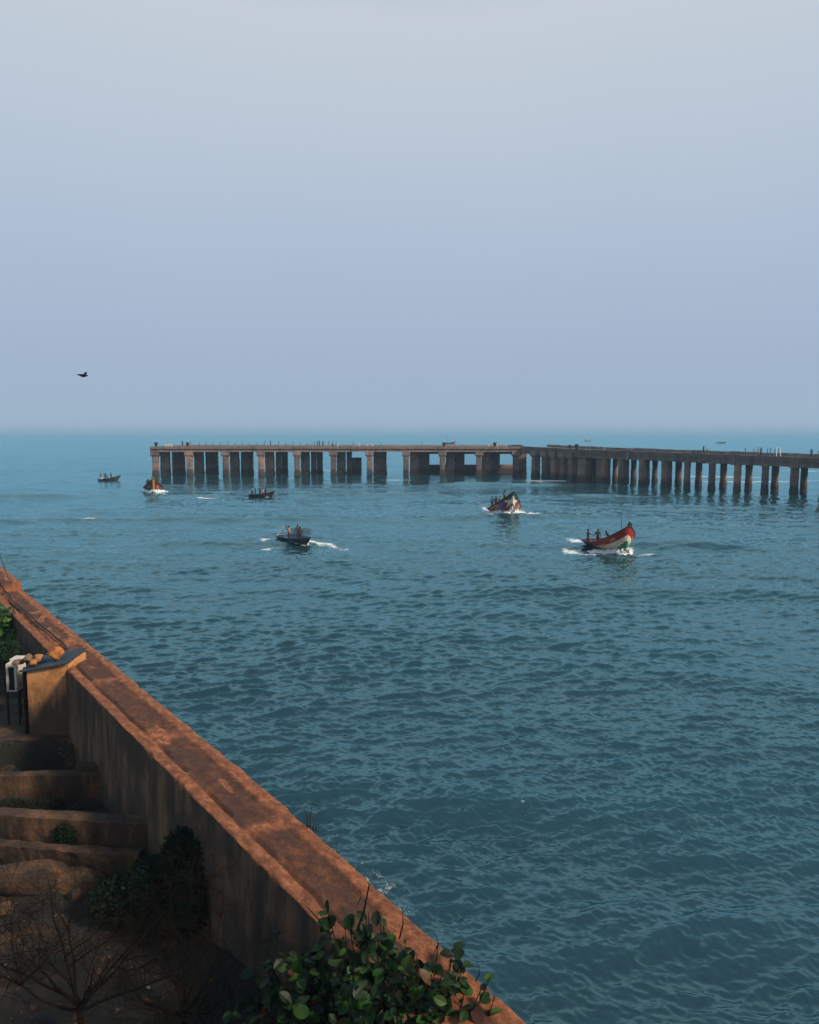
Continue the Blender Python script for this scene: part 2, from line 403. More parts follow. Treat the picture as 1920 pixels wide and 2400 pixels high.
    co = np.stack([X, Y, Z], -1).reshape(-1, 3).astype(np.float32)
    idx = np.arange(nr*nc).reshape(nr, nc)
    q = np.stack([idx[:-1, :-1], idx[:-1, 1:], idx[1:, 1:], idx[1:, :-1]], -1).reshape(-1, 4)
    me = bpy.data.meshes.new('sea')
    me.vertices.add(len(co)); me.vertices.foreach_set('co', co.ravel())
    me.loops.add(q.size); me.loops.foreach_set('vertex_index', q.ravel().astype(np.int32))
    me.polygons.add(len(q)); me.polygons.foreach_set('loop_start', (np.arange(len(q))*4).astype(np.int32))
    me.polygons.foreach_set('use_smooth', np.ones(len(q), bool))
    me.update(calc_edges=True)
    a = me.attributes.new('foam', 'FLOAT', 'POINT'); a.data.foreach_set('value', foam.ravel().astype(np.float32))
    me.materials.append(sea_material())
    o = bpy.data.objects.new('sea', me); C.objects.link(o)
    tag(o, 'choppy blue green sea reaching to the hazy horizon', 'sea', kind='structure')

# ------------------------------------------------------------------ sea wall
WD = Vector((-.590, .807, 0)).normalized(); WN = Vector((.807, .590, 0)).normalized()   # along the wall, towards the sea
N0, N1, WZ = 5.41, 6.66, 5.2
def wp(s, n, z): return WD*s + WN*n + Vector((0, 0, z))
def sn_of(p): return p.dot(WD), p.dot(WN)
def rowify(ss, prof_fn, name, mats, matrow, wearfn=None, parent=None):
    """sweep a profile along the wall; prof_fn(s) -> list of (n, z)"""
    rows = [prof_fn(s) for s in ss]; k = len(rows[0])
    vs = [tuple(wp(s, n, z)) for s, r in zip(ss, rows) for n, z in r]
    fs, mi = [], []
    for i in range(len(ss)-1):
        for j in range(k-1):
            fs.append((i*k+j, (i+1)*k+j, (i+1)*k+j+1, i*k+j+1)); mi.append(matrow[j])
    fs.append(tuple(range(k))); mi.append(matrow[0]); fs.append(tuple((len(ss)-1)*k + j for j in range(k-1, -1, -1))); mi.append(matrow[0])
    me = bpy.data.meshes.new(name); me.from_pydata(vs, [], fs)
    for m in mats: me.materials.append(m)
    me.polygons.foreach_set('material_index', mi)
    uvl = me.uv_layers.new(name='UVMap'); buf = []
    flat = [(s, n, z) for s, r in zip(ss, rows) for n, z in r]
    for f, m_ in zip(fs, mi):
        for v in f:
            s, n, z = flat[v]; buf.extend((s, n) if m_ == 0 else (s, z))
    uvl.data.foreach_set('uv', buf)
    if wearfn:
        a = me.attributes.new('wear', 'FLOAT', 'POINT'); a.data.foreach_set('value', [float(wearfn(*q)) for q in flat])
    o = bpy.data.objects.new(name, me); C.objects.link(o)
    if parent: o.parent = parent
    return o
def build_sea_wall():
    sF = sn_of(at(35, 1383, WZ))[0]
    ss = np.concatenate([np.arange(-14, 7, .4), np.arange(7, 22, .045), np.arange(22, 46, .10), np.arange(46, 90, .8)])
    nn = np.linspace(0, N1-N0, 34)
    S, NN = np.meshgrid(ss, nn, indexing='ij')
    wob = (fbm(S*1.1, S*0+.3, 61, 4)-.5)
    gpos = .27 + .07*wob
    strip_in = 1-sstep(gpos-.03, gpos, NN); opos = .98 + .16*(fbm(S*.35, S*0+.7, 63, 3)-.5); strip_out = sstep(opos-.04, opos+.05, NN)
    rough = fbm(S*2.2, NN*5.5, 65, 5) - .5
    cross = np.exp(-((((S+4) % 5.3) - .6 + .25*(fbm(S*0+NN*3, NN*3, 69, 3)-.5))/.10)**2)      # worn cross joints
    mid = (1-strip_in)*(1-strip_out)
    wear = np.clip(strip_in*.8 + strip_out*.85 + (fbm(S*.6, NN*2.1, 67, 3) > .60)*.75*mid + .9*np.exp(-((((S+4) % 5.3)-.9)/.22)**2)*mid, 0, 1)
    Zt = WZ + .035*strip_in + .03*strip_out + .055*rough*mid + .012*rough - .07*np.exp(-((NN-gpos-.045)/.03)**2)*(fbm(S*1.3, S*0, 71, 3) > .36) + .02*wear*mid
    chip = sstep(.60, .78, fbm(S*2.6, NN*6, 73, 4))
    edge = np.exp(-NN/.05) + np.exp(-((N1-N0)-NN)/.06)
    Zt -= (.02 + .13*chip)*edge
    Zt += np.where(S > sF, .30 + .05*(fbm(S*2, NN*4, 75)-.5), 0)
    ein = .045*(fbm(ss*2.2, ss*0+3.3, 77, 4)-.5); eout = .09*(fbm(ss*1.8, ss*0+5.3, 79, 4)-.5) + np.clip(6.50 + .03*(ss-6.5), 6.42, 6.72) - N1
    zin = np.array([1.2, 2.0, 2.6, 3.2, 3.8, 4.4, 4.8, 5.05])
    bulge = .05*(fbm(np.repeat(ss[:, None], 8, 1)*.8, np.repeat(zin[None], len(ss), 0)*.8, 81)-.5)
    rowd = {}
    for i, s in enumerate(ss):
        r = [(N0 + bulge[i, j] - .02*(5.2-z), z) for j, z in enumerate(zin)]
        r += [(N0 + ein[i] + nn[j]*(1 + (eout[i]-ein[i])/(N1-N0)), Zt[i, j]) for j in range(len(nn))]
        r += [(N1 + eout[i] + .05, 4.9), (N1 + .12, 3.0), (N1 + .2, -1.5)]
        rowd[s] = r
    k = 8 + len(nn) + 3
    matrow = [1]*8 + [0]*(len(nn)-1) + [1]*3
    wflat = np.zeros((len(ss), k)); wflat[:, 8:8+len(nn)] = wear
    it = iter(wflat.ravel())
    o = rowify(list(ss), lambda s: rowd[s], 'sea_wall', [M['wall_top'], M['wall_side']], matrow, lambda *q: next(it))
    o.data.polygons.foreach_set('use_smooth', [m == 0 for m in matrow[:k-1]]*(len(ss)-1) + [False, False])
    tag(o, 'long red brown sea wall with a broad cracked top and dark streaked inner face', 'sea wall')
    # cable lying along the top
    mb = MB(); pts = []
    for x, y in ((-60, 330), (0, 385), (50, 408), (90, 430), (150, 520), (240, 600), (330, 665), (400, 740), (480, 805), (560, 870), (630, 935), (700, 980), (735, 1030), (752, 1078)):
        p = at(x/4.79, 1300+y/4.79, WZ + .1); s, n = sn_of(p)
        pts.append((p.x, p.y, WZ + (.42 if s > sF-.2 else .10)))
    mb.tube(pts, .035, 6)
    tag(mb.build('cable', M['dark_metal'], smooth=True), 'dark cable lying along the top of the sea wall', 'cable')
    a = at(28, 1376, WZ+.3); b = atd(-14, 1262, a.y + 2.5)
    mb = MB(); mb.tube([a, (a+b)/2 + Vector((0, 0, -.06)), b], .016, 5)
    tag(mb.build('stay_wire', M['dark_metal']), 'thin dark stay wire rising from the far end of the sea wall', 'wire')

# ------------------------------------------------------------------ land inside the wall
def ground_z(x, y):
    x = np.asarray(x, float); y = np.asarray(y, float)
    n = x*WN.x + y*WN.y
    z = 2.35 + 0*x
    z = z + .95*sstep(15.5, 12.5, y)*1.0 if False else z + .85*(1-sstep(12.0, 16.0, y))
    z = z + .75*sstep(22.6, 23.0, y)
    left = sstep(-.5, -6.5, n - N0) if False else sstep(.8, 5.0, N0 - n)
    z = z + .62*left*np.exp(-((y-21.9)/1.0)**2) + .45*left*np.exp(-((y-19.3)/.8)**2) + .35*left*np.exp(-((y-16.2)/.7)**2)
    z = z + .45*(fbm(x*.45, y*.45, 91, 4)-.5) + .16*(fbm(x*2.2, y*2.2, 95, 4)-.5)
    return z
def soil_mat():
    m, t, b = newmat('dry_soil', .95)
    geo = N(t, 'ShaderNodeNewGeometry'); pos = geo.outputs['Position']
    n1 = noise(t, pos, (1, 1, 1), .8, 6, .65); n2 = noise(t, pos, (1, 1, 1), 9, 6, .75); n3 = noise(t, pos, (1, 1, 1), .45, 3)
    c = ramp(t, n1, [(.38, (.005, .004, .003)), (.56, (.018, .010, .005)), (.70, (.13, .060, .025))])
    c = mixc(t, ramp(t, n3, [(.48, (0,)*3), (.62, (.75,)*3)]), c, (.016, .020, .010))
    c = mixc(t, .8, c, ramp(t, n2, [(.3, (.25,)*3), (.7, (1.1,)*3)]), 'MULTIPLY')
    lk(t, c, b.inputs['Base Color']); bump(t, b, n2, .9, .05)
    return m
def build_ground():
    M['soil'] = soil_mat()
    ss = np.concatenate([np.arange(-40, 4, 2.0), np.arange(4, 32, .11), np.arange(32, 90, 2.0)])
    nn = np.concatenate([np.arange(-60, -7, 2.5), np.arange(-7, N0-.02, .11), [N0+.15]])
    S, NN = np.meshgrid(ss, nn, indexing='ij')
    X = WD.x*S + WN.x*NN; Y = WD.y*S + WN.y*NN; Z = ground_z(X, Y)
    nr, nc = X.shape; idx = np.arange(nr*nc).reshape(nr, nc)
    q = np.stack([idx[:-1, :-1], idx[:-1, 1:], idx[1:, 1:], idx[1:, :-1]], -1).reshape(-1, 4)
    me = bpy.data.meshes.new('ground'); me.from_pydata(np.stack([X, Y, Z], -1).reshape(-1, 3).tolist(), [], q[:, ::-1].tolist())
    me.polygons.foreach_set('use_smooth', [True]*len(me.polygons)); me.materials.append(M['soil'])
    o = bpy.data.objects.new('ground', me); C.objects.link(o)
    tag(o, 'dark dry soil with weeds inside the sea wall', 'ground', kind='structure')

def rough_block(mb, c0, c1, wid, z0, z1, jit=.03, seg=.22, mat=0, seed=5, nz=4, nw=3, topjit=None):
    """a worn masonry bar from c0 to c1 (plan points on its front edge), wid deep to the back, z0..z1"""
    c0, c1 = Vector((c0[0], c0[1], 0)), Vector((c1[0], c1[1], 0)); d = c1 - c0; Ld = d.length; d.normalize()
    w = Vector((-d.y, d.x, 0)); ns = max(3, int(Ld/seg)); rs = np.random.RandomState(seed)
    ring = [(0, z0 + (z1-z0)*k/nz) for k in range(nz+1)] + [(wid*k/nw, z1) for k in range(1, nw+1)] + [(wid, z0 + (z1-z0)*k/nz) for k in range(nz-1, -1, -1)]
    k = len(ring); vs = []; tj = jit if topjit is None else topjit
    for i in range(ns+1):
        p = c0 + d*(Ld*i/ns); a = Ld*i/ns + seed*3.7
        for r_, (ww, z) in enumerate(ring):
            q = ww + (z - z0)*1.0
            dn = (float(fbm(a*1.6, q*2.2, seed, 4)) - .5)*jit*5 + (float(fbm(a*7, q*7, seed+7, 2)) - .5)*jit*2.2
            top = z > z1 - 1e-6; edge = abs(z-z1) < .02 and (ww < 1e-6 or abs(ww-wid) < 1e-6)
            cz = -abs(float(fbm(a*3.1, .3, seed+11, 3)) - .35)*jit*4 if edge else 0
            dz = ((float(fbm(a*1.3, ww*2, seed+5, 4)) - .5)*tj*4) if top else 0
            vs.append((p.x + w.x*(ww + (dn if ww < wid*.5 else -dn)*(not top or edge)), p.y + w.y*(ww + (dn if ww < wid*.5 else -dn)*(not top or edge)), z + dz + cz))
    fs = []
    for i in range(ns):
        for j in range(k-1):
            fs.append((i*k+j, (i+1)*k+j, (i+1)*k+j+1, i*k+j+1))
    fs.append(tuple(range(k-1, -1, -1))); fs.append(tuple(ns*k + j for j in range(k)))
    mb.add(vs, [f[::-1] for f in fs], mat)
def terrace_mat():
    m, t, b = newmat('old_masonry', .92)
    geo = N(t, 'ShaderNodeNewGeometry'); pos = geo.outputs['Position']
    n1 = noise(t, pos, (1, 1, .4), 1.6, 6, .65); n2 = noise(t, pos, (1, 1, 1), 12, 5, .7)
    c = ramp(t, n1, [(.34, (.012, .008, .005)), (.52, (.062, .032, .015)), (.72, (.19, .092, .042))])
    c = mixc(t, .7, c, ramp(t, n2, [(.3, (.35,)*3), (.7, (1.1,)*3)]), 'MULTIPLY')
    lk(t, c, b.inputs['Base Color']); bump(t, b, n2, .7, .03)
    return m
def wall_contact(y):   # x of the wall's inner face at depth y
    return (N0 - WN.y*y)/WN.x
def rock(loc, r, label, mat, seed, squash=.75, group=None, cat='stone', name='stone', rot=None):
    bm = bmesh.new(); bmesh.ops.create_icosphere(bm, subdivisions=4 if max(r) > .4 else 3, radius=1.0)
    rs = random.Random(seed); dirs = [Vector((rs.uniform(-1, 1), rs.uniform(-1, 1), rs.uniform(-1, 1))).normalized() for _ in range(9)]
    cuts = [rs.uniform(.55, .85) for _ in dirs]
    for v in bm.verts:
        p = v.co.copy()
        for d, c in zip(dirs, cuts):
            k = p.dot(d)
            if k > c: p -= d*(k-c)*.9
        p += Vector((rs.uniform(-1, 1), rs.uniform(-1, 1), rs.uniform(-1, 1)))*(.012 if max(r) > .4 else .025)
        v.co = (p.x*r[0], p.y*r[1], p.z*r[2])
    zmin = min(v.co.z for v in bm.verts)
    for v in bm.verts: v.co.z -= zmin
    me = bpy.data.meshes.new(name); bm.to_mesh(me); bm.free(); me.materials.append(mat)
    o = bpy.data.objects.new(name, me); C.objects.link(o); o.location = loc
    o.rotation_euler = rot or (0, 0, rs.uniform(0, 6))
    return tag(o, label, cat, group)

HUT = {}
def plaster_mat():
    m, t, b = newmat('ochre_plaster', .92)
    geo = N(t, 'ShaderNodeNewGeometry'); pos = geo.outputs['Position']
    s = N(t, 'ShaderNodeSeparateXYZ'); lk(t, pos, s.inputs[0])
    n1 = noise(t, pos, (1, 1, .8), 1.5, 6, .62, .3); n2 = noise(t, pos, (1, 1, 1), 12, 5, .7); n3 = noise(t, pos, (3, 1, .5), 2.0, 5)
    c = ramp(t, n1, [(.3, (.33, .135, .045)), (.52, (.52, .235, .085)), (.75, (.62, .30, .13))])
    c = mixc(t, .6, c, ramp(t, n2, [(.3, (.55,)*3), (.65, (1.05,)*3)]), 'MULTIPLY')
    a = N(t, 'ShaderNodeMath', operation='MULTIPLY_ADD'); a.inputs[1].default_value = -.32; lk(t, s.outputs[0], a.inputs[0]); lk(t, s.outputs[2], a.inputs[2])
    d = N(t, 'ShaderNodeMath', operation='MULTIPLY_ADD'); d.inputs[1].default_value = 1.5; lk(t, n3, d.inputs[0]); lk(t, a.outputs[0], d.inputs[2])
    HUT['low_dark'] = d  # mask: plaster darker towards the bottom and the right end
    w = N(t, 'ShaderNodeMapRange'); w.inputs[1].default_value = 8.25; w.inputs[2].default_value = 9.15; w.inputs[3].default_value = .93; w.inputs[4].default_value = 0
    lk(t, d.outputs[0], w.inputs[0])
    c = mixc(t, w.outputs[0], c, mixc(t, n1, (.018, .016, .014), (.085, .055, .035)))
    lk(t, c, b.inputs['Base Color']); bump(t, b, n2, .5, .02)
    return m
def build_hut():
    M['plaster'] = plaster_mat()
    Z0 = 3.15; yf = 23.55
    xl = atd(66, 1640, yf).x; xr = wall_contact(yf) + .14
    zl = atd(62, 1572, yf).z; zr = atd(195, 1553, yf).z
    root = thing('hut', 'small ochre plastered hut with a dark sheet roof built against the sea wall', 'hut', (xl, yf, Z0))
    dpt = 1.15
    mb = MB()
    # front wall as a finely divided rough slab with rounded right shoulder
    nx, nz = 26, 26; vs = []
    for i in range(nx+1):
        for j in range(nz+1):
            a, bb = i/nx, j/nz
            zt = zl + (zr-zl)*a
            x = xl + (xr-xl)*a; z = Z0-.25 + (zt-Z0+.25)*bb
            sh = max(0, a-.90)/.10; 
            if sh > 0 and bb > .8: x -= .10*((bb-.8)/.2)**2*sh
            vs.append((x + random.uniform(-.004, .004), yf + .05*(float(fbm(x*2.5, z*2.5, 171, 3))-.5), z))
    fs = [(i*(nz+1)+j, (i+1)*(nz+1)+j, (i+1)*(nz+1)+j+1, i*(nz+1)+j+1) for i in range(nx) for j in range(nz)]
    mb.add(vs, fs)
    mb.add([(xl, yf, Z0-.25), (xl, yf+dpt, Z0-.25), (xl, yf+dpt, zl), (xl, yf, zl), (xr, yf, Z0-.25), (xr, yf+dpt, Z0-.25), (xr, yf+dpt, zr), (xr-.1, yf, zr)],
           [(1, 0, 3, 2), (4, 5, 6, 7), (5, 1, 2, 6), (3, 7, 6, 2)])
    mb.build('wall', M['plaster'], root)
    mb = MB()
    mb.box((xl-.16, yf+.06, Z0-.25), (xl-.015, yf+.20, zl-.02))
    mb.build('door_post', M['twig'], root)
    # corrugated sheet, low pitch, sloping down to the left
    mb = MB(); nx = 60; vs = []; x0, x1 = xl-.20, xr-.03
    y0, y1 = yf-.10, yf+dpt+.05; ny = 66
    for i in range(nx+1):
        for j in range(ny+1):
            a = i/nx; x = x0 + (x1-x0)*a; y = y0 + (y1-y0)*j/ny
            z = zl + .035 + (zr-zl)*((x-xl)/(xr-xl)) + .030*math.sin(j/ny*2*math.pi*5.5) + .10*j/ny
            vs.append((x + .04*j/ny, y, z))
    top = len(vs); vs2 = vs + [(x, y, z-.03) for x, y, z in vs]
    g = lambda i, j: i*(ny+1)+j
    fs = []
    for i in range(nx):
        for j in range(ny):
            fs.append((g(i, j), g(i+1, j), g(i+1, j+1), g(i, j+1))); fs.append((top+g(i, j), top+g(i, j+1), top+g(i+1, j+1), top+g(i+1, j)))
    for i in range(nx):
        fs.append((top+g(i, 0), top+g(i+1, 0), g(i+1, 0), g(i, 0)))
    for j in range(ny):
        fs.append((g(0, j), g(0, j+1), top+g(0, j+1), top+g(0, j))); fs.append((top+g(nx, j), top+g(nx, j+1), g(nx, j+1), g(nx, j)))
    mb.add(vs2, fs)
    M['sheet'] = simple('dark_sheet', (.040, .060, .078), (.022, .034, .046), s=3, rough=.45, bmp=.1)
    mb.build('roof', M['sheet'], root)
    zr_at = lambda x, y: zl + .075 + (zr-zl)*((x-xl)/(xr-xl)) + .10*(y-y0)/(y1-y0)
    brick = simple('broken_brick', (.42, .20, .075), (.22, .10, .045), s=9, rough=.9, bmp=.6)
    grey = simple('grey_rubble', (.20, .13, .085), (.12, .075, .05), s=9, rough=.9, bmp=.6)
    orange = simple('orange_rock', (.46, .17, .045), (.17, .055, .02), s=7, rough=.9, bmp=.8)
    def put(u, dv, r, lab, mat, sd, sq=None, name='brick'):
        y = yf + dv; x = atd(u, 1560, y).x
        return rock((x, y, zr_at(x, y)-.015), r, lab, mat, sd, name=name, cat=name, group='stones weighing down the hut roof')
    put(46, .55, (.24, .13, .10), 'long grey brown rubble piece at the left end of the hut roof', grey, 3, name='stone')
    put(67, .45, (.20, .15, .17), 'tall brown stone behind the small brick on the hut roof', grey, 5, name='stone')
    put(91, .42, (.19, .15, .14), 'pale orange brick lump in the middle of the hut roof cluster', brick, 8)
    put(78, .05, (.16, .13, .14), 'small tan brick at the front edge of the hut roof', brick, 11)
    put(131, .35, (.28, .22, .22), 'big rounded orange rock alone on the right of the hut roof', orange, 14, name='rock')
    # terrace the hut stands on
    mb = MB(); rough_block(mb, (xl-6, yf-.42), (wall_contact(yf-.42)+.02, yf-.42), 4.2, 1.9, Z0, jit=.025, seed=31, topjit=.012)
    tag(mb.build('plinth', M['masonry'], loc=(xl, yf-.42, 1.9)), 'low brown masonry plinth under the ochre hut', 'plinth')
    # outdoor air conditioning unit on a steel stand
    y = 24.3; c = atd(28.5, 1622, y); zb = c.z; xw = .165
    root = thing('air_conditioner', 'white outdoor air conditioning unit on a dark stand beside the hut', 'air conditioner', (c.x, y, Z0))
    tz = atd(28, 1556, y).z
    mb = MB(); mb.box((c.x-xw, y+.05, zb), (c.x+xw, y+.42, tz)); mb.box((c.x-xw-.09, y+.421, zb), (c.x+xw-.10, y+.85, tz+.03))
    white = simple('cream_enamel', (.62, .56, .46), (.50, .45, .36), s=5, rough=.5, bmp=0)
    ob = mb.build('casing', white, root); bv = ob.modifiers.new('bevel', 'BEVEL'); bv.width = .015; bv.segments = 2
    mb = MB()
    mb.box((c.x-xw+.002, y, zb+.01), (c.x-xw+.07, y+.048, tz-.012)); mb.box((c.x+xw-.07, y, zb+.01), (c.x+xw-.002, y+.048, tz-.012))
    mb.box((c.x-xw+.071, y, tz-.11), (c.x+xw-.071, y+.048, tz-.012)); mb.box((c.x-xw+.071, y, zb+.01), (c.x+xw-.071, y+.048, zb+.05))
    fr = mb.build('front_frame', white, root)
    mb = MB()
    mb.box((c.x-xw+.072, y+.040, zb+.051), (c.x+xw-.072, y+.049, tz-.111))
    for k in range(18): 
        z = zb+.07 + k*(tz-zb-.2)/18
        mb.box((c.x-xw+.075, y+.025, z), (c.x+xw-.075, y+.039, z+.008))
    mb.build('grille', M['dark_metal'], fr)
    mb = MB()
    for dx in (-xw-.06, xw-.03):
        for dy in (.06, .85): mb.box((c.x+dx, y+dy, Z0-.05), (c.x+dx+.05, y+dy+.05, zb-.03))
    mb.box((c.x-xw-.08, y+.03, zb-.03), (c.x+xw+.05, y+.95, zb-.002))
    mb.build('stand', M['dark_metal'], root)
def build_terraces():
    for (pa, pb, z, wid, zlow, lab, sd, j) in (
        ((-90, 1822), (240, 1815), 3.22, .34, 1.7, 'low ruined cross wall with a flat rim just below the hut', 41, .009),
        ((-90, 1905), (352, 1934), 3.42, .42, 1.7, 'thick ruined cross wall with a pale brown top in the middle of the plot', 43, .011),
        ((-60, 1982), (322, 2003), 2.95, .30, 1.7, 'crumbling lowest cross wall half hidden behind the dark bush', 45, .024)):
        a, b = at(*pa, z), at(*pb, z)
        mb = MB(); b2 = Vector((min(b.x, wall_contact(b.y)+.03), b.y, 0))
        rough_block(mb, a, b2, wid, zlow, z, jit=j, seed=sd, seg=.09, nz=9, nw=4)
        tag(mb.build('ruined_wall', M['masonry'], loc=(b2.x, b2.y, zlow)), lab, 'ruined wall', 'ruined cross walls inside the sea wall')
    mb = MB(); a, b = at(175, 1806, 3.25), at(240, 1806, 3.25); rough_block(mb, a, b, .3, 3.0, 3.36, jit=.012, seed=47, seg=.1)
    tag(mb.build('kerb_stone', M['masonry'], loc=(a.x, a.y, 3.0)), 'flat kerb stone on the cross wall end beside the sea wall', 'stone')
    for (u, v, r, sd, lab) in ((60, 2080, (1.0, .50, .36), 51, 'big weathered brown stone block at the left behind the bare shrub'), (168, 2068, (.62, .42, .27), 57, 'rounded brown stone block touching the right end of the bigger block')):
        p = at(u, v, 2.7); rock((p.x, p.y + .3, float(ground_z(p.x, p.y+.3))-.12), r, lab, M['masonry'], sd, rot=(0, 0, .1))
    p = at(520, 2165, 3.0); mb = MB(); rough_block(mb, (p.x-.25, p.y), (p.x+.12, p.y), .3, 2.3, 3.45, jit=.025, seed=53, seg=.1)
    tag(mb.build('masonry_stub', M['masonry'], loc=(p.x, p.y, 2.3)), 'short broken masonry stub at the foot of the sea wall', 'masonry stub')
    a = at(552, 2196, 3.25); b = at(592, 2160, 3.55); mb = MB()
    mb.tube([a, b], .075, 4); tag(mb.build('plank', M['masonry'], loc=a), 'brown plank leaning against the foot of the sea wall', 'plank')
    rs = random.Random(9)
    labs = ['rounded stone at the left edge below the plinth', 'small stone beside the rounded one below the plinth', 'brown stone in front of the big stone block',
            'reddish stone among the bare shrub twigs', 'flat stone beside the masonry stub', 'tilted stone at the left edge near the lowest wall']
    for (u, v, z, r), lab in zip(((14, 1752, 2.95, .26), (33, 1763, 2.85, .2), (174, 2096, 2.5, .2), (72, 2082, 2.7, .16), (470, 2150, 2.9, .2), (10, 2130, 2.7, .22)), labs):
        p = at(u, v, z); gz = float(ground_z(p.x, p.y))
        p = at(u, v, gz+.1)
        rock((p.x, p.y, float(ground_z(p.x, p.y))-.05), (r, r*.8, r*.7), lab, M['masonry'], int(u*7+v), group='loose stones on the ground')
    mb = MB()
    for k in range(1500):
        s_ = rs.uniform(7, 27); n_ = N0 - .1 - abs(rs.gauss(0, 2.6)); q = wp(s_, n_, 0); z = float(ground_z(q.x, q.y)); r = rs.choice((.02, .03, .035, .05, .08))*rs.uniform(.6, 1.4)
        vs = [q + Vector((a*r*rs.uniform(.6, 1.1), b_*r*rs.uniform(.6, 1.1), z + c_*r*rs.uniform(.5, .9))) for a, b_, c_ in ((1, 0, 0), (.3, .9, 0), (-.8, .6, 0), (-.8, -.6, 0), (.3, -.9, 0), (.5, .2, .9), (-.4, .3, 1), (-.2, -.5, .8))]
        mb.add(vs, [(0, 1, 5), (1, 2, 6), (1, 6, 5), (2, 3, 6), (3, 7, 6), (3, 4, 7), (4, 0, 7), (0, 5, 7), (5, 6, 7)])
    tag(mb.build('rubble', M['masonry']), 'small rubble scattered over the soil inside the sea wall', 'rubble', kind='stuff')
    mb = MB()
    for k in range(2600):
        s_ = rs.uniform(7, 26); n_ = N0 - .1 - abs(rs.gauss(0, 3.0)); q = wp(s_, n_, 0)
        if float(fbm(q.x*.7, q.y*.7, 151, 3)) < .5: continue
        q.z = float(ground_z(q.x, q.y)) - .01; a = rs.uniform(0, 6.28); h = rs.uniform(.05, .22); d = Vector((math.cos(a), math.sin(a), 0)); w = d.cross(Vector((0, 0, 1)))*.007
        mb.add([q-w, q+w, q + d*h*.5 + Vector((0, 0, h))], [(0, 1, 2)], 0, rs.choice(((.06, .045, .018), (.03, .04, .014), (.10, .07, .03))))
    tag(mb.build('dry_grass', M['dull_leaf']), 'thin dry grass over the soil inside the sea wall', 'grass', kind='stuff')
    lit = simple('white_scrap', (.55, .58, .60), (.3, .32, .34), s=20, rough=.6, bmp=0)
    yel = simple('dry_leaf', (.42, .26, .10), (.25, .15, .06), s=20, rough=.7, bmp=0)
    for (u, v, z, w, h, mt, lab, nm) in ((214, 1971, 2.9, .09, .07, lit, 'crumpled white scrap in the dark weeds below the middle cross wall', 'litter'),
                                         (189, 2067, 2.7, .15, .06, yel, 'pale dry fallen leaf in front of the stone block', 'fallen_leaf'),
                                         (221, 2092, 2.6, .07, .05, lit, 'crumpled pale scrap at the left foot of the dark bush', 'litter'),
                                         (348, 2317, 3.2, .04, .04, lit, 'tiny white scrap on the soil right of the bare shrub', 'litter')):
        p = at(u, v, z); gz = float(ground_z(p.x, p.y)) + .05; p = at(u, v, gz)
        bm = bmesh.new(); bmesh.ops.create_icosphere(bm, subdivisions=2, radius=1)
        for vv in bm.verts: vv.co = Vector((vv.co.x*w, vv.co.y*w*.7, vv.co.z*h*.7)) * rs.uniform(.7, 1.15)
        me = bpy.data.meshes.new(nm); bm.to_mesh(me); bm.free(); me.materials.append(mt)
        o = bpy.data.objects.new(nm, me); C.objects.link(o); o.location = (p.x, p.y, gz+.02); tag(o, lab, nm.replace('_', ' '))

# ------------------------------------------------------------------ plants
def leaf(mb, p, d, nrm, L, W, col, fold=.25, curl=.2):
    d = d.normalized(); side = d.cross(nrm)
    if side.length < .05: side = d.cross(Vector((.3, .5, .8)))
    side.normalize(); up = side.cross(d).normalized()
    ts = (0, .18, .42, .68, .88, 1.0); ws = (.06, .62, 1.0, .95, .6, .05)
    vs = []
    for t, w in zip(ts, ws):
        c = p + d*(L*t) - up*(curl*L*t*t)
        e = W*.5*w
        vs += [c - side*e + up*(fold*e), c, c + side*e + up*(fold*e)]
    fs = []
    for i in range(len(ts)-1):
        a = i*3; fs += [(a, a+1, a+4, a+3), (a+1, a+2, a+5, a+4)]
    c2 = tuple(x*.82 for x in col)
    mb.add(vs, fs[0::2], 0, col); 
    o = len(mb.v) - len(vs)
    for f in fs[1::2]:
        mb.f.append(tuple(i+o for i in f)); mb.m.append(0); mb.c.append(c2)
def rvec(rs): return Vector((rs.gauss(0, 1), rs.gauss(0, 1), rs.gauss(0, 1))).normalized()
GREENS = [(.011, .038, .006), (.008, .027, .006), (.018, .052, .007), (.006, .018, .006), (.008, .025, .007), (.007, .022, .006), (.032, .080, .009)]
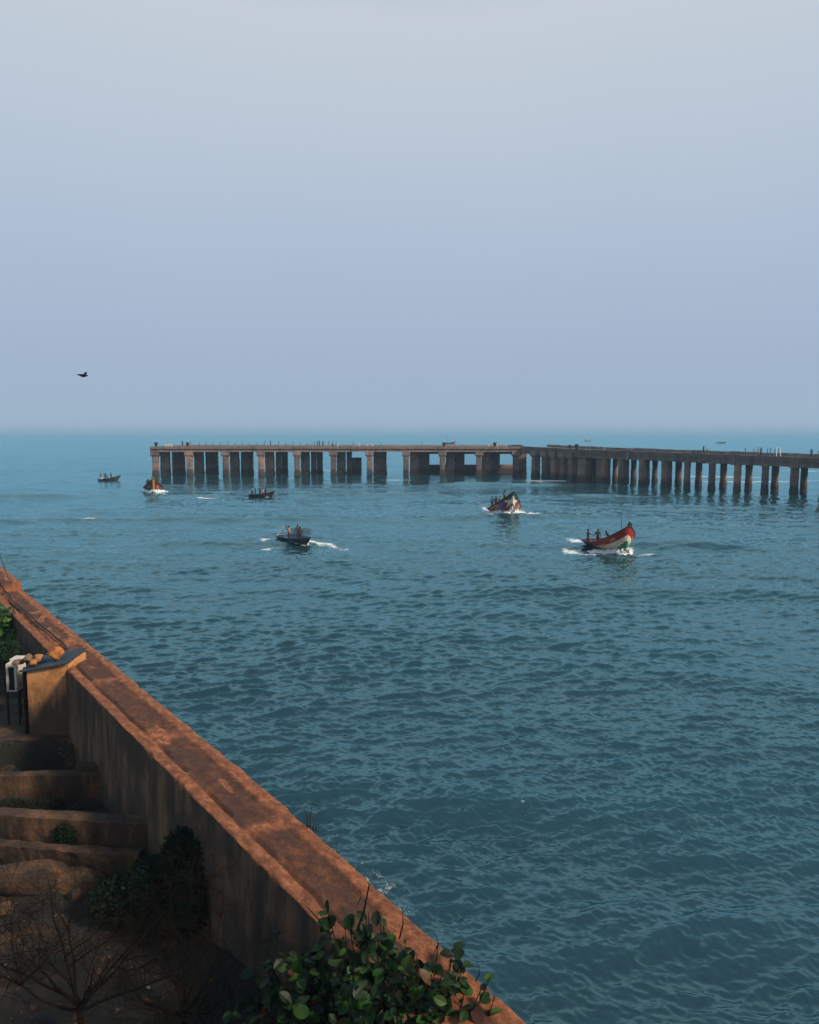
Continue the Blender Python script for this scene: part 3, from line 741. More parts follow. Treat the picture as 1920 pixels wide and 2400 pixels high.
def big_leaf_shrub(name, label, base, blobs, nleaf, size, seed, cols=GREENS, brown=.04, sprigs=(), extra_stems=()):
    rs = random.Random(seed); root = thing(name, label, 'shrub', base); st = MB(); fo = MB()
    base = Vector(base)
    tot = sum(b[1][0]*b[1][1]*b[1][2] for b in blobs)
    for (c, r) in blobs:
        c = Vector(c); n = max(3, int(nleaf * r[0]*r[1]*r[2]/tot))
        nst = max(2, n//14)
        tips = []
        for k in range(nst):
            q = rvec(rs); q.z = abs(q.z)*.9 - .1
            tip = c + Vector((q.x*r[0], q.y*r[1], q.z*r[2]))*rs.uniform(.6, 1.0)
            m1 = base.lerp(tip, .5) + Vector((rs.uniform(-.2, .2), rs.uniform(-.2, .2), rs.uniform(-.1, .15)))
            st.tube([base + Vector((rs.uniform(-.3, .3), rs.uniform(-.3, .3), -.2)), m1, tip], [.022, .015, .006], 5, cap=False)
            tips.append((m1, tip))
        for k in range(n):
            m1, tip = rs.choice(tips); t = rs.uniform(.25, 1.0)
            p = m1.lerp(tip, t) + rvec(rs)*rs.uniform(0, .10)*size*4
            q = (p - c); q = q.normalized() if q.length > .01 else rvec(rs)
            d = (q*.6 + rvec(rs)*.8 + Vector((0, -.15, rs.uniform(-.35, .25))))
            nm = (Vector((0, -.35, 1)) + rvec(rs)*.55)
            L = size*rs.choice((rs.uniform(.35, .7), rs.uniform(.7, 1.1), rs.uniform(.95, 1.35)))
            col = rs.choice(cols); col = tuple(x*rs.uniform(.75, 1.25) for x in col)
            if rs.random() < brown: col = rs.choice([(.10, .05, .018), (.13, .085, .02), (.07, .03, .015)])
            leaf(fo, p, d, nm, L, L*rs.uniform(.58, .78), col, rs.uniform(.1, .35), rs.uniform(.05, .35))
    for (a, b, r) in sprigs:
        a, b = Vector(a), Vector(b); md = (a+b)/2 + Vector((.03, 0, .0))
        st.tube([a, md, b, b + Vector((-.03, 0, .03))], [r, r*.8, r*.55, r*.4], 5)
    st.build('stem', M['twig'], root); fo.build('foliage', M['leaf'], root)
    return root
def fine_bush(name, label, base, blobs, n, size, seed, cols, group=None):
    rs = random.Random(seed); root = thing(name, label, 'bush', base, group=group); st = MB(); fo = MB(); base = Vector(base)
    tot = sum(b[1][0]*b[1][1]*b[1][2] for b in blobs)
    for (c, r) in blobs:
        c = Vector(c); k = int(n*r[0]*r[1]*r[2]/tot)
        for _ in range(2):
            q = rvec(rs); q.z = abs(q.z); tip = c + Vector((q.x*r[0], q.y*r[1], q.z*r[2]))*rs.uniform(.5, .85)
            st.tube([base + Vector((rs.uniform(-.1, .1), rs.uniform(-.1, .1), -.1)), base.lerp(tip, .5) + rvec(rs)*.12, tip], [.018, .01, .003], 4, cap=False)
        for _ in range(k):
            q = rvec(rs); rad = rs.uniform(.3, 1.0)**.45 * rs.choice((1, 1, 1, 1.12))
            p = c + Vector((q.x*r[0], q.y*r[1], q.z*r[2]))*rad
            L = size*rs.uniform(.6, 1.3); col = tuple(x*rs.uniform(.6, 1.4) for x in rs.choice(cols))
            d = (q + rvec(rs)*.9).normalized(); sd = d.cross(rvec(rs)).normalized()*L*.28
            fo.add([p, p + d*L*.5 + sd, p + d*L, p + d*L*.5 - sd], [(0, 1, 2, 3)], 0, col)
    st.build('stem', M['twig'], root); fo.build('foliage', M['dull_leaf'], root)
    return root
def bare_shrub(name, label, base, height, spread, seed, nmain=5, lean=(0, 0)):
    rs = random.Random(seed); mb = MB()
    def grow(p, d, L, r, lev):
        pts = [p]; rr = [r]; q = p; dd = d
        ns = 5 if lev < 2 else 3
        for i in range(ns):
            dd = (dd + rvec(rs)*.22 + Vector((0, 0, .03))).normalized(); q = q + dd*(L/ns); pts.append(q); rr.append(r*(1-.6*(i+1)/ns))
        mb.tube(pts, rr, 5 if lev < 2 else 4, cap=False)
        if lev >= 4 or L < .1: return
        nb = rs.choice((3, 4, 4)) if lev < 3 else 3
        for k in range(nb):
            t = rs.uniform(.3, 1.0); i = min(ns-1, int(t*ns)); bp = pts[i].lerp(pts[i+1], t*ns-i)
            nd = (dd*.6 + rvec(rs)*.85); nd.z = nd.z*.75 + .12; nd.y *= .8
            grow(bp, nd.normalized(), L*rs.uniform(.45, .78), max(.0035, rr[i]*.6), lev+1)
    b = Vector(base)
    st = b + Vector((lean[0], lean[1], height*.26)); mb.tube([b - Vector((0, 0, .2)), b.lerp(st, .5) + Vector((.02, 0, 0)), st], [.055, .045, .04], 7)
    for k in range(nmain):
        a = 2*math.pi*k/nmain + rs.uniform(-.4, .4)
        grow(st - Vector((0, 0, rs.uniform(0, height*.12))), Vector((math.cos(a)*spread, math.sin(a)*spread*.7, .75)).normalized(), height*rs.uniform(.5, .7), .028, 0)
    o = mb.build(name, M['twig'], loc=b); return tag(o, label, 'shrub')
def grass_tuft(name, label, base, n, hgt, seed, spread=.12, cols=((.03, .045, .02),)):
    rs = random.Random(seed); mb = MB(); b = Vector(base)
    for _ in range(n):
        a = rs.uniform(0, 6.28); h = hgt*rs.uniform(.35, 1.0); o = Vector((rs.uniform(-1, 1), rs.uniform(-1, 1), 0))*spread
        d = Vector((math.cos(a), math.sin(a), 0)); w = d.cross(Vector((0, 0, 1)))*.008
        p = [b + o, b + o*1.1 + d*h*.10 + Vector((0, 0, h*.55)), b + o*1.3 + d*h*.34 + Vector((0, 0, h))]
        mb.add([p[0]-w, p[0]+w, p[1]+w*.8, p[1]-w*.8, p[2]], [(0, 1, 2, 3), (3, 2, 4)], 0, rs.choice(cols))
    o = mb.build(name, M['leaf'], loc=b); return tag(o, label, 'weed')

def build_plants():
    # big-leaved shrub spilling over the near end of the wall
    blobs = []
    for (u, v, z, r) in ((690, 2290, 4.5, (.75, .6, .5)), (770, 2250, 5.0, (.7, .6, .42)), (860, 2225, 5.3, (.65, .5, .36)), (760, 2370, 4.7, (.9, .6, .6)),
                         (900, 2290, 5.35, (.85, .6, .5)), (985, 2265, 5.5, (.62, .5, .36)), (1060, 2300, 5.45, (.52, .42, .30)), (830, 2200, 5.5, (.6, .45, .42)), (900, 2420, 4.9, (.8, .55, .55)),
                         (1010, 2390, 5.2, (.35, .35, .22)), (1105, 2335, 5.4, (.32, .28, .2)), (640, 2380, 4.0, (.8, .6, .5)), (1010, 2310, 5.4, (.6, .45, .3)), (1120, 2360, 5.3, (.3, .3, .2)), (870, 2170, 5.6, (.35, .3, .30)),
                         (780, 2170, 5.5, (.36, .3, .26))):
        p = at(u, v, z); blobs.append((p, r))
    base = wp(6.6, 4.7, 3.6)
    def sp(u0, v0, u1, v1, r, zz=5.5):
        a = at(u0, v0, zz); return (a, atd(u1, v1, a.y), r)
    big_leaf_shrub('sea_grape_shrub', 'large leaved dark green shrub sprawling over the near end of the sea wall', base, blobs, 2700, .18, 21,
                   sprigs=[sp(830, 2200, 866, 2072, .018), sp(838, 2120, 845, 2090, .008), sp(936, 2200, 944, 2130, .012), sp(1020, 2230, 1024, 2195, .01), sp(760, 2180, 724, 2130, .012), sp(1115, 2300, 1122, 2262, .008)])
    # fine dark bush against the inner face
    dk = [(.006, .022, .009), (.010, .032, .011), (.004, .012, .006)]
    b = []
    for (u, v, z, r) in ((470, 2000, 3.9, (.62, .5, .55)), (520, 1985, 4.2, (.36, .32, .36)), (400, 2060, 3.3, (.75, .6, .45)), (310, 2100, 2.9, (.7, .6, .36)), (500, 2080, 3.4, (.55, .45, .6)), (420, 2120, 2.9, (.9, .6, .4))):
        b.append((at(u, v, z) - WN*.12, r))
    g = at(450, 2120, 2.7)
    fine_bush('bush', 'dense dark small leaved bush against the streaked inner face of the sea wall', (g.x, g.y, float(ground_z(g.x, g.y))), b, 30000, .10, 5, dk)
    b = [(at(u, v, z), r) for (u, v, z, r) in ((165, 1950, 3.05, (.35, .3, .33)), (235, 1965, 2.8, (.5, .35, .26)), (300, 1978, 2.7, (.4, .3, .22)))]
    g = at(225, 1985, 2.6)
    fine_bush('bush', 'low dark bush in front of the middle cross wall', (g.x, g.y, float(ground_z(g.x, g.y))), b, 9000, .06, 6, dk)
    b = [(at(u, v, z), r) for (u, v, z, r) in ((110, 1895, 2.75, (.45, .3, .25)), (30, 1892, 2.9, (.5, .3, .18)))]
    g = at(90, 1905, 2.5)
    fine_bush('bush', 'scrubby weeds growing between the two upper cross walls', (g.x, g.y, float(ground_z(g.x, g.y))), b, 5000, .055, 7, [(.02, .028, .014), (.012, .018, .01)])
    # greenery beyond the hut
    b = [(atd(u, v, 30.5), r) for (u, v, r) in ((12, 1440, (.55, .5, .40)), (38, 1470, (.36, .4, .36)), (-20, 1460, (.7, .5, .6)), (30, 1428, (.3, .3, .2)))]
    big_leaf_shrub('green_shrub', 'bright green leafy shrub leaning on the far part of the sea wall', (b[0][0].x, 30.6, 3.2), b, 330, .24, 33,
                   cols=[(.05, .13, .02), (.075, .17, .03), (.035, .09, .018)], brown=.02)
    b = [(atd(u, v, 27.6), r) for (u, v, r) in ((20, 1525, (.4, .4, .34)), (-15, 1540, (.5, .4, .4)))]
    fine_bush('bush', 'dark green bush behind the hut below the far sea wall', (b[0][0].x, 27.6, 3.1), b, 2600, .08, 35, [(.015, .045, .02), (.02, .06, .022)])
    p = atd(4, 1640, 23.9); bare_shrub('bare_shrub', 'thin leafless stems rising in front of the air conditioning unit', (p.x-.15, 23.0, 3.1), 2.3, .22, 77, 4)
    # bare thorny shrub in the near corner
    p = at(188, 2440, 3.15); bare_shrub('bare_shrub', 'large leafless thorn shrub with dark tangled twigs in the near corner', (p.x, p.y, float(ground_z(p.x, p.y))), 2.6, .95, 12, 10)
    p = at(430, 2420, 3.1); bare_shrub('bare_shrub', 'low leafless twiggy shrub between the thorn shrub and the leafy one', (p.x, p.y, float(ground_z(p.x, p.y))), 1.5, 1.2, 19, 8)
    for (u, v, lab, n, h, sd) in ((722, 1962, 'tall dark weed tuft on the outer edge of the sea wall', 26, 1.0, 3), (771, 2002, 'short wispy weed on the outer edge nearer than the tall tuft', 9, .5, 4)):
        p = at(u, v, 5.0); s, n_ = sn_of(p); grass_tuft('weed', lab, wp(s, N1+.08, 4.85), n, h, sd, .10, ((.02, .03, .016), (.03, .035, .02)))
    for i, (u, v, lab) in enumerate(((470, 2240, 'low green weeds beside the plank foot'), (450, 2385, 'small green weed on the near soil'), (160, 2240, 'sparse green weed under the bare shrub twigs'))):
        p = at(u, v, 3.1); gz = float(ground_z(p.x, p.y)); p = at(u, v, gz); grass_tuft('weed', lab, (p.x, p.y, gz), 90, .28, 60+i, .38, ((.02, .05, .018), (.015, .035, .014)))

# ------------------------------------------------------------------ pier
def build_pier():
    YH = 218.5; ZD = 8.05
    root = thing('pier', 'long weathered concrete pier on rows of columns with a T shaped head', 'pier', (0, YH, 0))
    rs = random.Random(4)
    def column(x, y, w, d, ztop, cap=None, zc=None, mat='pier', yaw=0.0, zb=-1.5, rnd=False):
        mb = MB(); n = 12; ring = 12; vs = []; fs = []
        ca, sa_ = math.cos(yaw), math.sin(yaw)
        for i in range(n+1):
            z = zb + (ztop-zb)*i/n; f = 1 + rs.uniform(-.05, .05) + (.10 if z < 1.2 else 0)
            for k in range(ring):
                a = 2*math.pi*(k+.5)/ring; cx, cy = math.cos(a), math.sin(a)
                m_ = max(abs(cx), abs(cy)); e = 0 if rnd else .82; px = cx/(m_**e); py = cy/(m_**e)
                px *= w/2*f*(1+rs.uniform(-.03, .03)); py *= d/2*f*(1+rs.uniform(-.03, .03))
                vs.append((x + px*ca - py*sa_, y + px*sa_ + py*ca, z))
        for i in range(n):
            for k in range(ring):
                k2 = (k+1) % ring; fs.append((i*ring+k, i*ring+k2, (i+1)*ring+k2, (i+1)*ring+k))
        fs.append(tuple(n*ring+k for k in range(ring)))
        mb.add(vs, fs); o = mb.build('column', M[mat], root)
        if cap:
            mb = MB(); cw, cd = cap; q = []
            for (z, f) in ((ztop, .80), (ztop+.35, 1.0), (zc, 1.0)):
                for sx_, sy_ in ((-1, -1), (1, -1), (1, 1), (-1, 1)):
                    px, py = sx_*cw/2*f, sy_*cd/2*f
                    q.append((x + px*ca - py*sa_ + rs.uniform(-.04, .04), y + px*sa_ + py*ca + rs.uniform(-.04, .04), z))
            fs = [(3, 2, 1, 0), (8, 9, 10, 11)]
            for r_ in (0, 4):
                for k in range(4): fs.append((r_+k, r_+(k+1) % 4, r_+4+(k+1) % 4, r_+4+k))
            mb.add(q, fs); mb.build('pile_cap', M['pier_cap'], o)
        return o
    pxm = F/YH
    us = [365.6, 445.5, 530, 613, 697, 782, 866.6, 951.8, 1037, 1122.7, 1208.5]
    X = lambda u, Y=YH: atd(u, 1100, Y).x
    for u in us: column(X(u), YH, 1.5, 1.7, 5.25, (2.3, 2.0), 7.0)
    # rows behind
    for i, u in enumerate(us):
        rows = ((1.6+.05*i, 2.6, 2.48), (3.48+.08*i, 5.6, 1.5), (4.46+.18*i, 8.6, 1.67))
        if i == 5: rows = rows[:2]
        if i == 6: rows = ((2.75, 2.6, 3.7),)
        if i >= 7: rows = ((2.3, 2.6, 2.4),)
        for (dx, dy, w) in rows: column(X(u)+dx, YH+dy+1, w, 1.7, 6.9 if dy < 3 else 6.7)
    # lower braces and cross walls behind the right-hand bays
    mb = MB()
    for i in (7, 8, 9):
        x0, x1 = X(us[i])+4.6, X(us[i+1])+1.6
        for a_, b_ in (((x0, YH+11, 5.6), (x1, YH+11.8, 6.9)), ((x0, YH+11, -1), (x1, YH+11.8, 2.5)), ((X(us[i])+3.0, YH+8.2, -1), (X(us[i])+6.7, YH+9.4, 6.9))):
            mb = MB(); mb.box(a_, b_); mb.build('cross_wall', M['pier'], root)
    mb = MB(); mb.box((X(808), YH+9, -1), (X(842), YH+11.5, 4.6)); mb.build('cross_wall', M['pier'], root)
    # deck of the head
    x0, x1 = X(356), X(1240); mb = MB()
    nseg = 60
    for a in range(nseg):
        xa, xb = x0+(x1-x0)*a/nseg, x0+(x1-x0)*(a+1)/nseg - .01
        j = rs.uniform(-.05, .05)
        mb.box((xa, YH-1.0, 7.02), (xb, YH+13.5, ZD-.25+j*.3))
    mb.build('deck', M['pier_deck'], root)
    mb = MB(); m2 = MB(); m3 = MB()
    for a in range(40):
        xa, xb = x0+(x1-x0)*a/40, x0+(x1-x0)*(a+1)/40 - rs.uniform(.0, .05)
        j = rs.uniform(-.04, .04); mb.box((xa, YH-1.25, 7.35+j), (xb, YH-1.003, ZD+j)); m2.box((xa, YH-.95, 6.55), (xb, YH-.55, 7.01))
        m3.box((xa, YH+13.1, ZD-.21), (xb, YH+13.5, ZD+.12+j))
    mb.build('edge_beam', M['pier_cap'], root); m2.build('girder', M['pier_cap'], root); m3.build('kerb', M['pier_cap'], root)
    mb = MB()
    for u in us: mb.box((X(u)-1.18, YH-1.32, 5.9), (X(u)+1.18, YH-1.01, ZD-.05), jit=.03)
    # arm towards the shore
    def A(u, D): return Vector((((u-960)/F)*D, D, 0))
    P = [A(1222, 217.5), A(1350, 192), A(1920, 150)]; dlast = (P[2]-P[1]).normalized(); P.append(P[2] + dlast*34)
    ZN = [8.05, 7.93, 7.22, 6.9]; WID = 8.0
    def frame(a, b):
        d = (b-a).normalized(); n = Vector((-d.y, d.x, 0)); n = n if n.y > 0 else -n
        return d, n
    mb = MB(); eb = MB(); e2 = MB(); e3 = MB(); curb = MB()
    for (a, b, za, zb_, ns) in ((P[0], P[1], ZN[0], ZN[1], 8), (P[1], P[2], ZN[1], ZN[2], 26), (P[2], P[3], ZN[2], ZN[3], 12)):
        d, n = frame(a, b); Ld = (b-a).length
        def strip(m_, n0, n1, lo, hi, gap=.02, jz=.03):
            for i in range(ns):
                p, q = a + d*(Ld*i/ns), a + d*(Ld*(i+1)/ns - gap); j = rs.uniform(-jz, jz)
                z0_, z1_ = za + (zb_-za)*i/ns, za + (zb_-za)*(i+1)/ns
                vs = []
                for pt, zz in ((p, z0_), (q, z1_)):
                    for nn_, hh in ((n0, lo), (n1, lo), (n1, hi), (n0, hi)): vs.append(tuple(pt + n*nn_ + Vector((0, 0, zz+hh+j))))
                m_.add(vs, [(0, 1, 2, 3), (7, 6, 5, 4), (0, 4, 5, 1), (1, 5, 6, 2), (2, 6, 7, 3), (3, 7, 4, 0)])
        strip(mb, .05, WID, -.9, -.25, 0)
        strip(eb, -.20, .02, -1.05, 0, .03); strip(e2, -.05, .5, -1.95, -1.08, .0); strip(e3, WID-.5, WID-.02, -1.9, -.92, 0)
        strip(curb, WID+.01, WID+.3, -.5, .42, .12, .06)
        k = max(2, int(Ld/5.7))
        for i in range(k):
            p = a + d*(Ld*(i+.3)/k); zz = za + (zb_-za)*(i+.3)/k
            vs = [tuple(p + d*sx_ + n*nn_ + Vector((0, 0, zz+h_))) for h_ in (-2.05, -.25) for sx_, nn_ in ((-.5, -.33), (.5, -.33), (.5, -.21), (-.5, -.21))]
            rib = MB(); rib.add(vs, [(3, 2, 1, 0), (4, 5, 6, 7), (0, 1, 5, 4), (1, 2, 6, 5), (2, 3, 7, 6), (3, 0, 4, 7)]); rib.build('beam_rib', M['pier_deck'], root)
    mb.build('deck', M['pier_deck'], root); e2.build('girder', M['pier_deck'], root); e3.build('girder', M['pier_deck'], root); eb.build('edge_beam', M['pier_deck'], root); curb.build('kerb', M['pier_deck'], root)
    # columns of the short oblique stretch
    d, n = frame(P[0], P[1]); yaw = math.atan2(d.y, d.x)
    for u in (1252, 1276, 1297, 1318, 1338):
        t = (u-1222)/(1350-1222); D = 1/((1-t)/217.5 + t/192); p = A(u, D) + n*.5
        column(p.x, p.y, 2.1, 1.7, 5.4, (2.6, 2.3), 6.9, yaw=yaw)
        q = p + n*6; column(q.x, q.y, 1.8, 1.6, 6.8, yaw=yaw)
    # columns of the long arm
    d, n = frame(P[1], P[2]); yaw = math.atan2(d.y, d.x)
    def arm(u, off=.4):
        D = 1/((1-(u-1350)/570)/192 + (u-1350)/570/150); return A(u, D) + n*off, D
    nearu = [1366, 1410, 1454, 1503, 1556, 1609, 1667, 1727, 1792, 1861, 1932, 2010, 2090]
    for i, u in enumerate(nearu):
        p, D = arm(u); zt = ZN[1] + (ZN[2]-ZN[1])*(u-1350)/570 - 2.0
        w = 2.6 if i < 2 else rs.uniform(1.35, 1.6)
        column(p.x, p.y, w, w if i > 1 else 2.0, zt-.1, (w*1.22, w*1.1), zt+.05, yaw=yaw, rnd=i > 1)
        q = p + n*6.6 - d*(.7 + rs.uniform(-.3, .3)); column(q.x, q.y, rs.uniform(1.25, 1.5), 1.4, zt+.25, yaw=yaw, rnd=True)
        if i < 5: q = p + n*3.4 - d*1.2; column(q.x, q.y, 1.4, 1.4, zt+.3, yaw=yaw)
    # bollards and posts on the deck
    def bollard(u, D, z, w=.85, h=1.15):
        m_ = MB(); x = atd(u, 1040, D).x; m_.tube([(x, D, z-.3), (x, D, z+h*.55), (x, D, z+h*.6), (x, D, z+h)], [w*.42, w*.42, w*.58, w*.58], 8)
        m_.build('bollard', M['dark_metal'], root)
    for u in (366, 440, 1041, 1160): bollard(u, YH+.8, ZD-.1)
    bollard(1352, 193.5, 7.9); bollard(1336, 197, 7.95, .6, .9)
    for u in (388, 391, 394.5, 399, 402.5, 862, 873, 1145, 1165.5, 1186, 792, 842):
        m_ = MB(); x = atd(u, 1040, YH+1).x; m_.box((x-.10, YH+1, ZD-.3), (x+.10, YH+1.2, ZD+.65)); m_.build('post', M['white_paint'], root)
    for u in list(range(466, 800, 17)) + [449, 829, 893, 991]:
        m_ = MB(); x = atd(u + rs.uniform(-2, 2), 1040, YH+12.5).x; h = rs.uniform(.7, 1.35); m_.tube([(x, YH+12.5, ZD-.3), (x+rs.uniform(-.06, .06), YH+12.5, ZD+h)], .07, 5); m_.build('post', M['dark_metal'], root)
    for u in (1604, 1611, 1703, 1722, 1732, 1755, 1762, 1772, 1780, 1875, 1889):
        t = (u-1350)/570; p, D = arm(u, WID+.15); z = ZN[1] + (ZN[2]-ZN[1])*t
        m_ = MB(); m_.tube([p + Vector((0, 0, z)), p + Vector((rs.uniform(-.1, .1), 0, z + rs.uniform(1.0, 1.6)))], .07, 5); m_.build('post', M['dark_metal'], root)
    p, D = arm(1778, WID+.1); z = ZN[1] + (ZN[2]-ZN[1])*.75; q, D2 = arm(1792, WID-3)
    m_ = MB(); m_.tube([p + Vector((0, 0, z+1.6)), q + Vector((0, 0, z-.25))], .06, 5); m_.tube([p + Vector((.6, 0, z+1.5)), q + Vector((.9, 0, z-.25))], .06, 5); m_.build('brace', M['white_paint'], root)
    m_ = MB(); xa, xb = atd(1193, 1042, YH+6).x, atd(1226, 1042, YH+6).x
    for k in range(3): m_.tube([(xa+k*.4, YH+6+k*.3, ZD-.1+k*.12), (xb-.3*k, YH+6+k*.3, ZD-.05+k*.12)], .13, 6)
    tag(m_.build('pipe_pile', M['dark_metal'], loc=(xa, YH+6, ZD)), 'low pile of dark pipes lying on the pier deck near its corner', 'pipes')
    # people on the pier
    k = 0
    for (u, lab, sh, arm_) in ((428, 'person standing on the pier head between the white posts and the second bollard', (.05, .06, .08), 'down'),
                               (744, 'person in a dark shirt on the pier head, left of the one in brown', (.03, .03, .05), 'hips'),
                               (749, 'person in a brown shirt on the pier head beside the dark shirted one', (.22, .09, .05), 'down'),
                               (757, 'person in a grey top on the pier head right of the one in brown', (.16, .16, .17), 'fwd'),
                               (780, 'person in pale clothes standing alone on the middle of the pier head', (.4, .42, .45), 'down'),
                               (634, 'person in black standing on the pier head above the fourth bay', (.02, .02, .02), 'down')):
        person(lab, (atd(u, 1040, YH+4).x, YH+4, ZD-.25), -1.2 + k*.9, 'stand', sh, (.03, .03, .04), arms=(arm_, 'down'), group='people on the pier'); k += 1
    for (u, lab, sh, arm_) in ((1612, 'person in dark clothes on the pier arm beside two thin posts', (.03, .03, .04), 'down'),
                               (1748, 'person in grey standing on the pier arm near the leaning brace', (.12, .12, .14), 'fwd'),
                               (1868, 'person in black at the right end of the pier arm', (.02, .02, .03), 'hips')):
        p, D = arm(u, 6.5); z = ZN[1] + (ZN[2]-ZN[1])*(u-1350)/570 - .25
        person(lab, (p.x, p.y, z), -1.0 + k*.7, 'stand', sh, (.03, .03, .04), arms=(arm_, 'down'), group='people on the pier'); k += 1

# ------------------------------------------------------------------ people
def skin_mesh(verts, edges, rad, root=0, sub=1):
    me = bpy.data.meshes.new('tmp'); bm = bmesh.new(); sk = bm.verts.layers.skin.verify()
    bv = [bm.verts.new(v) for v in verts]
    for i, v in enumerate(bv):
        v[sk].radius = rad[i] if isinstance(rad[i], tuple) else (rad[i], rad[i]); v[sk].use_root = (i == root)
    for a, b in edges: bm.edges.new((bv[a], bv[b]))
    bm.to_mesh(me); bm.free()
    o = bpy.data.objects.new('tmp', me); C.objects.link(o)
    o.modifiers.new('skin', 'SKIN'); s = o.modifiers.new('sub', 'SUBSURF'); s.levels = sub; s.render_levels = sub
    dg = bpy.context.evaluated_depsgraph_get(); out = bpy.data.meshes.new_from_object(o.evaluated_get(dg))
    bpy.data.objects.remove(o); bpy.data.meshes.remove(me)
    out.polygons.foreach_set('use_smooth', [True]*len(out.polygons))
    return out
ARM = {'down': ((.0, .235, 1.16), (.05, .26, .90)), 'fwd': ((.15, .25, 1.18), (.40, .15, 1.12)), 'hips': ((-.07, .37, 1.18), (.06, .20, 1.02)),
       'up': ((.20, .28, 1.42), (.34, .20, 1.70)), 'out': ((.05, .42, 1.30), (.12, .66, 1.22)), 'low': ((.20, .25, 1.10), (.38, .17, .86)), 'knee': ((.20, .25, 1.08), (.42, .16, 1.0))}
def person(label, loc, yaw, pose, shirt, pants, arms=('down', 'down'), lean=0.0, group=None, h=1.70, bare=False, shorts=False, hat=None, vest=None):
    k = h/1.70; root = thing('person', label, 'person', loc, (0, 0, yaw), group)
    dz = 0.0
    legs = {}
    for s, sg in (('l', 1), ('r', -1)):
        if pose == 'stand': kn, an = (.02, .105*sg, .49), (0, .12*sg, .08)
        elif pose == 'stride': kn, an = (.20*sg, .105*sg, .51), (.24*sg - .04, .12*sg, .08)
        elif pose == 'wide': kn, an = (.05, .20*sg, .50), (0, .28*sg, .08)
        elif pose == 'sit': kn, an = (.42, .13*sg, .50), (.40, .13*sg, .08); dz = -.46
        else: kn, an = (.36, .17*sg, .52), (.05, .15*sg, .08); dz = -.58
        legs[s] = (kn, an)
    ca, sa_ = math.cos(lean), math.sin(lean); PZ = .93
    def U(p):      # upper body: lean about the pelvis, then drop for sitting
        x, y, z = p; z -= PZ; return (x*ca + z*sa_, y, -x*sa_ + z*ca + PZ + dz)
    V, E, Rr = [], [], []
    def v(p, r): V.append(tuple(c*k for c in p)); Rr.append(r*k); return len(V)-1
    pel = v((0, 0, PZ+dz), .125); wa = v(U((0, 0, 1.10)), .115); ch = v(U((.01, 0, 1.31)), .135); nk0 = v(U((0, 0, 1.44)), .075); nk = v(U((.01, 0, 1.49)), .052)
    h0 = v(U((.02, 0, 1.56)), .078); h1 = v(U((.02, 0, 1.635)), .098); h2 = v(U((.0, 0, 1.70)), .066)
    nose = v(U((.135, 0, 1.60)), .014); E += [(pel, wa), (wa, ch), (ch, nk0), (nk0, nk), (nk, h0), (h0, h1), (h1, h2), (h1, nose)]
    for sg in (1, -1):
        e = v(U((.01, .108*sg, 1.615)), .014); E.append((h1, e))
    J = {}
    for (s, sg), am in zip((('l', 1), ('r', -1)), arms):
        el, ha = ARM[am]; sh = v(U((0, .185*sg, 1.405)), .062); e = v(U((el[0], el[1]*sg, el[2])), .042); w = v(U((ha[0], ha[1]*sg, ha[2])), .030)
        E += [(nk0, sh), (sh, e), (e, w)]
        ev, wv = Vector(U((el[0], el[1]*sg, el[2]))), Vector(U((ha[0], ha[1]*sg, ha[2]))); dd = (wv-ev).normalized()
        sd = dd.cross(Vector((0, sg, 0))); sd = sd.normalized() if sd.length > .1 else Vector((1, 0, 0)); nrm = sd.cross(dd)
        palm = v(tuple(wv + dd*.07), .036); E.append((w, palm))
        for q, (o_, ln) in enumerate(((-.030, .075), (-.010, .09), (.010, .085), (.030, .065))):
            f1 = v(tuple(wv + dd*.125 + sd*o_), .0095); f2 = v(tuple(wv + dd*(.125+ln*.8) + sd*o_*1.1 + nrm*.03), .0085); E += [(palm, f1), (f1, f2)]
        t1 = v(tuple(wv + dd*.055 + sd*.052), .012); t2 = v(tuple(wv + dd*.10 + sd*.068 + nrm*.015), .009); E += [(palm, t1), (t1, t2)]
        J[s] = (sh, e)
    for s, sg in (('l', 1), ('r', -1)):
        kn, an = legs[s]; hp = v((0, .095*sg, PZ-.06+dz), .095); k_ = v(kn, .060); a_ = v(an, .042); f = v((an[0]+.13, an[1]*1.05, .035), .034)
        E += [(pel, hp), (hp, k_), (k_, a_), (a_, f)]
        J['leg'+s] = (hp, k_, a_)
    def link(name, me, mat, col=None):
        me.materials.clear(); me.materials.append(mat)
        if col:
            c = me.color_attributes.new('Col', 'FLOAT_COLOR', 'CORNER'); c.data.foreach_set('color', list((*col, 1.0))*len(me.loops))
        me.name = name; o = bpy.data.objects.new(name, me); C.objects.link(o); o.parent = root; return o
    link('body', skin_mesh(V, E, Rr, pel, 1), M['skin'])
    g = lambda i: V[i]
    if not bare:
        sv = [g(pel), g(wa), g(ch), g(nk0)]; sr = [.150*k, .142*k, .168*k, .085*k]; se = [(0, 1), (1, 2), (2, 3)]
        for s in ('l', 'r'):
            a, b = J[s]; i = len(sv); sv += [g(a), tuple(Vector(g(a)).lerp(Vector(g(b)), .8))]; sr += [.085*k, .066*k]; se += [(3, i), (i, i+1)]
        so_ = link('shirt', skin_mesh(sv, se, sr, 1, 1), M['cloth'], shirt)
        if vest:
            mb = MB(); c1, c2 = Vector(g(ch)), Vector(g(wa)); ax = (c1-c2).normalized()
            mb.tube([c1 - ax*.02*k, c1 + ax*.05*k], [.175*k, .175*k], 12, 0, vest); mb.build('chest_band', M['cloth'], so_, local=True)
    pv = [tuple(Vector(g(pel)) + Vector((0, 0, .06*k))), g(pel)]; pr = [.140*k, .150*k]; pe = [(0, 1)]
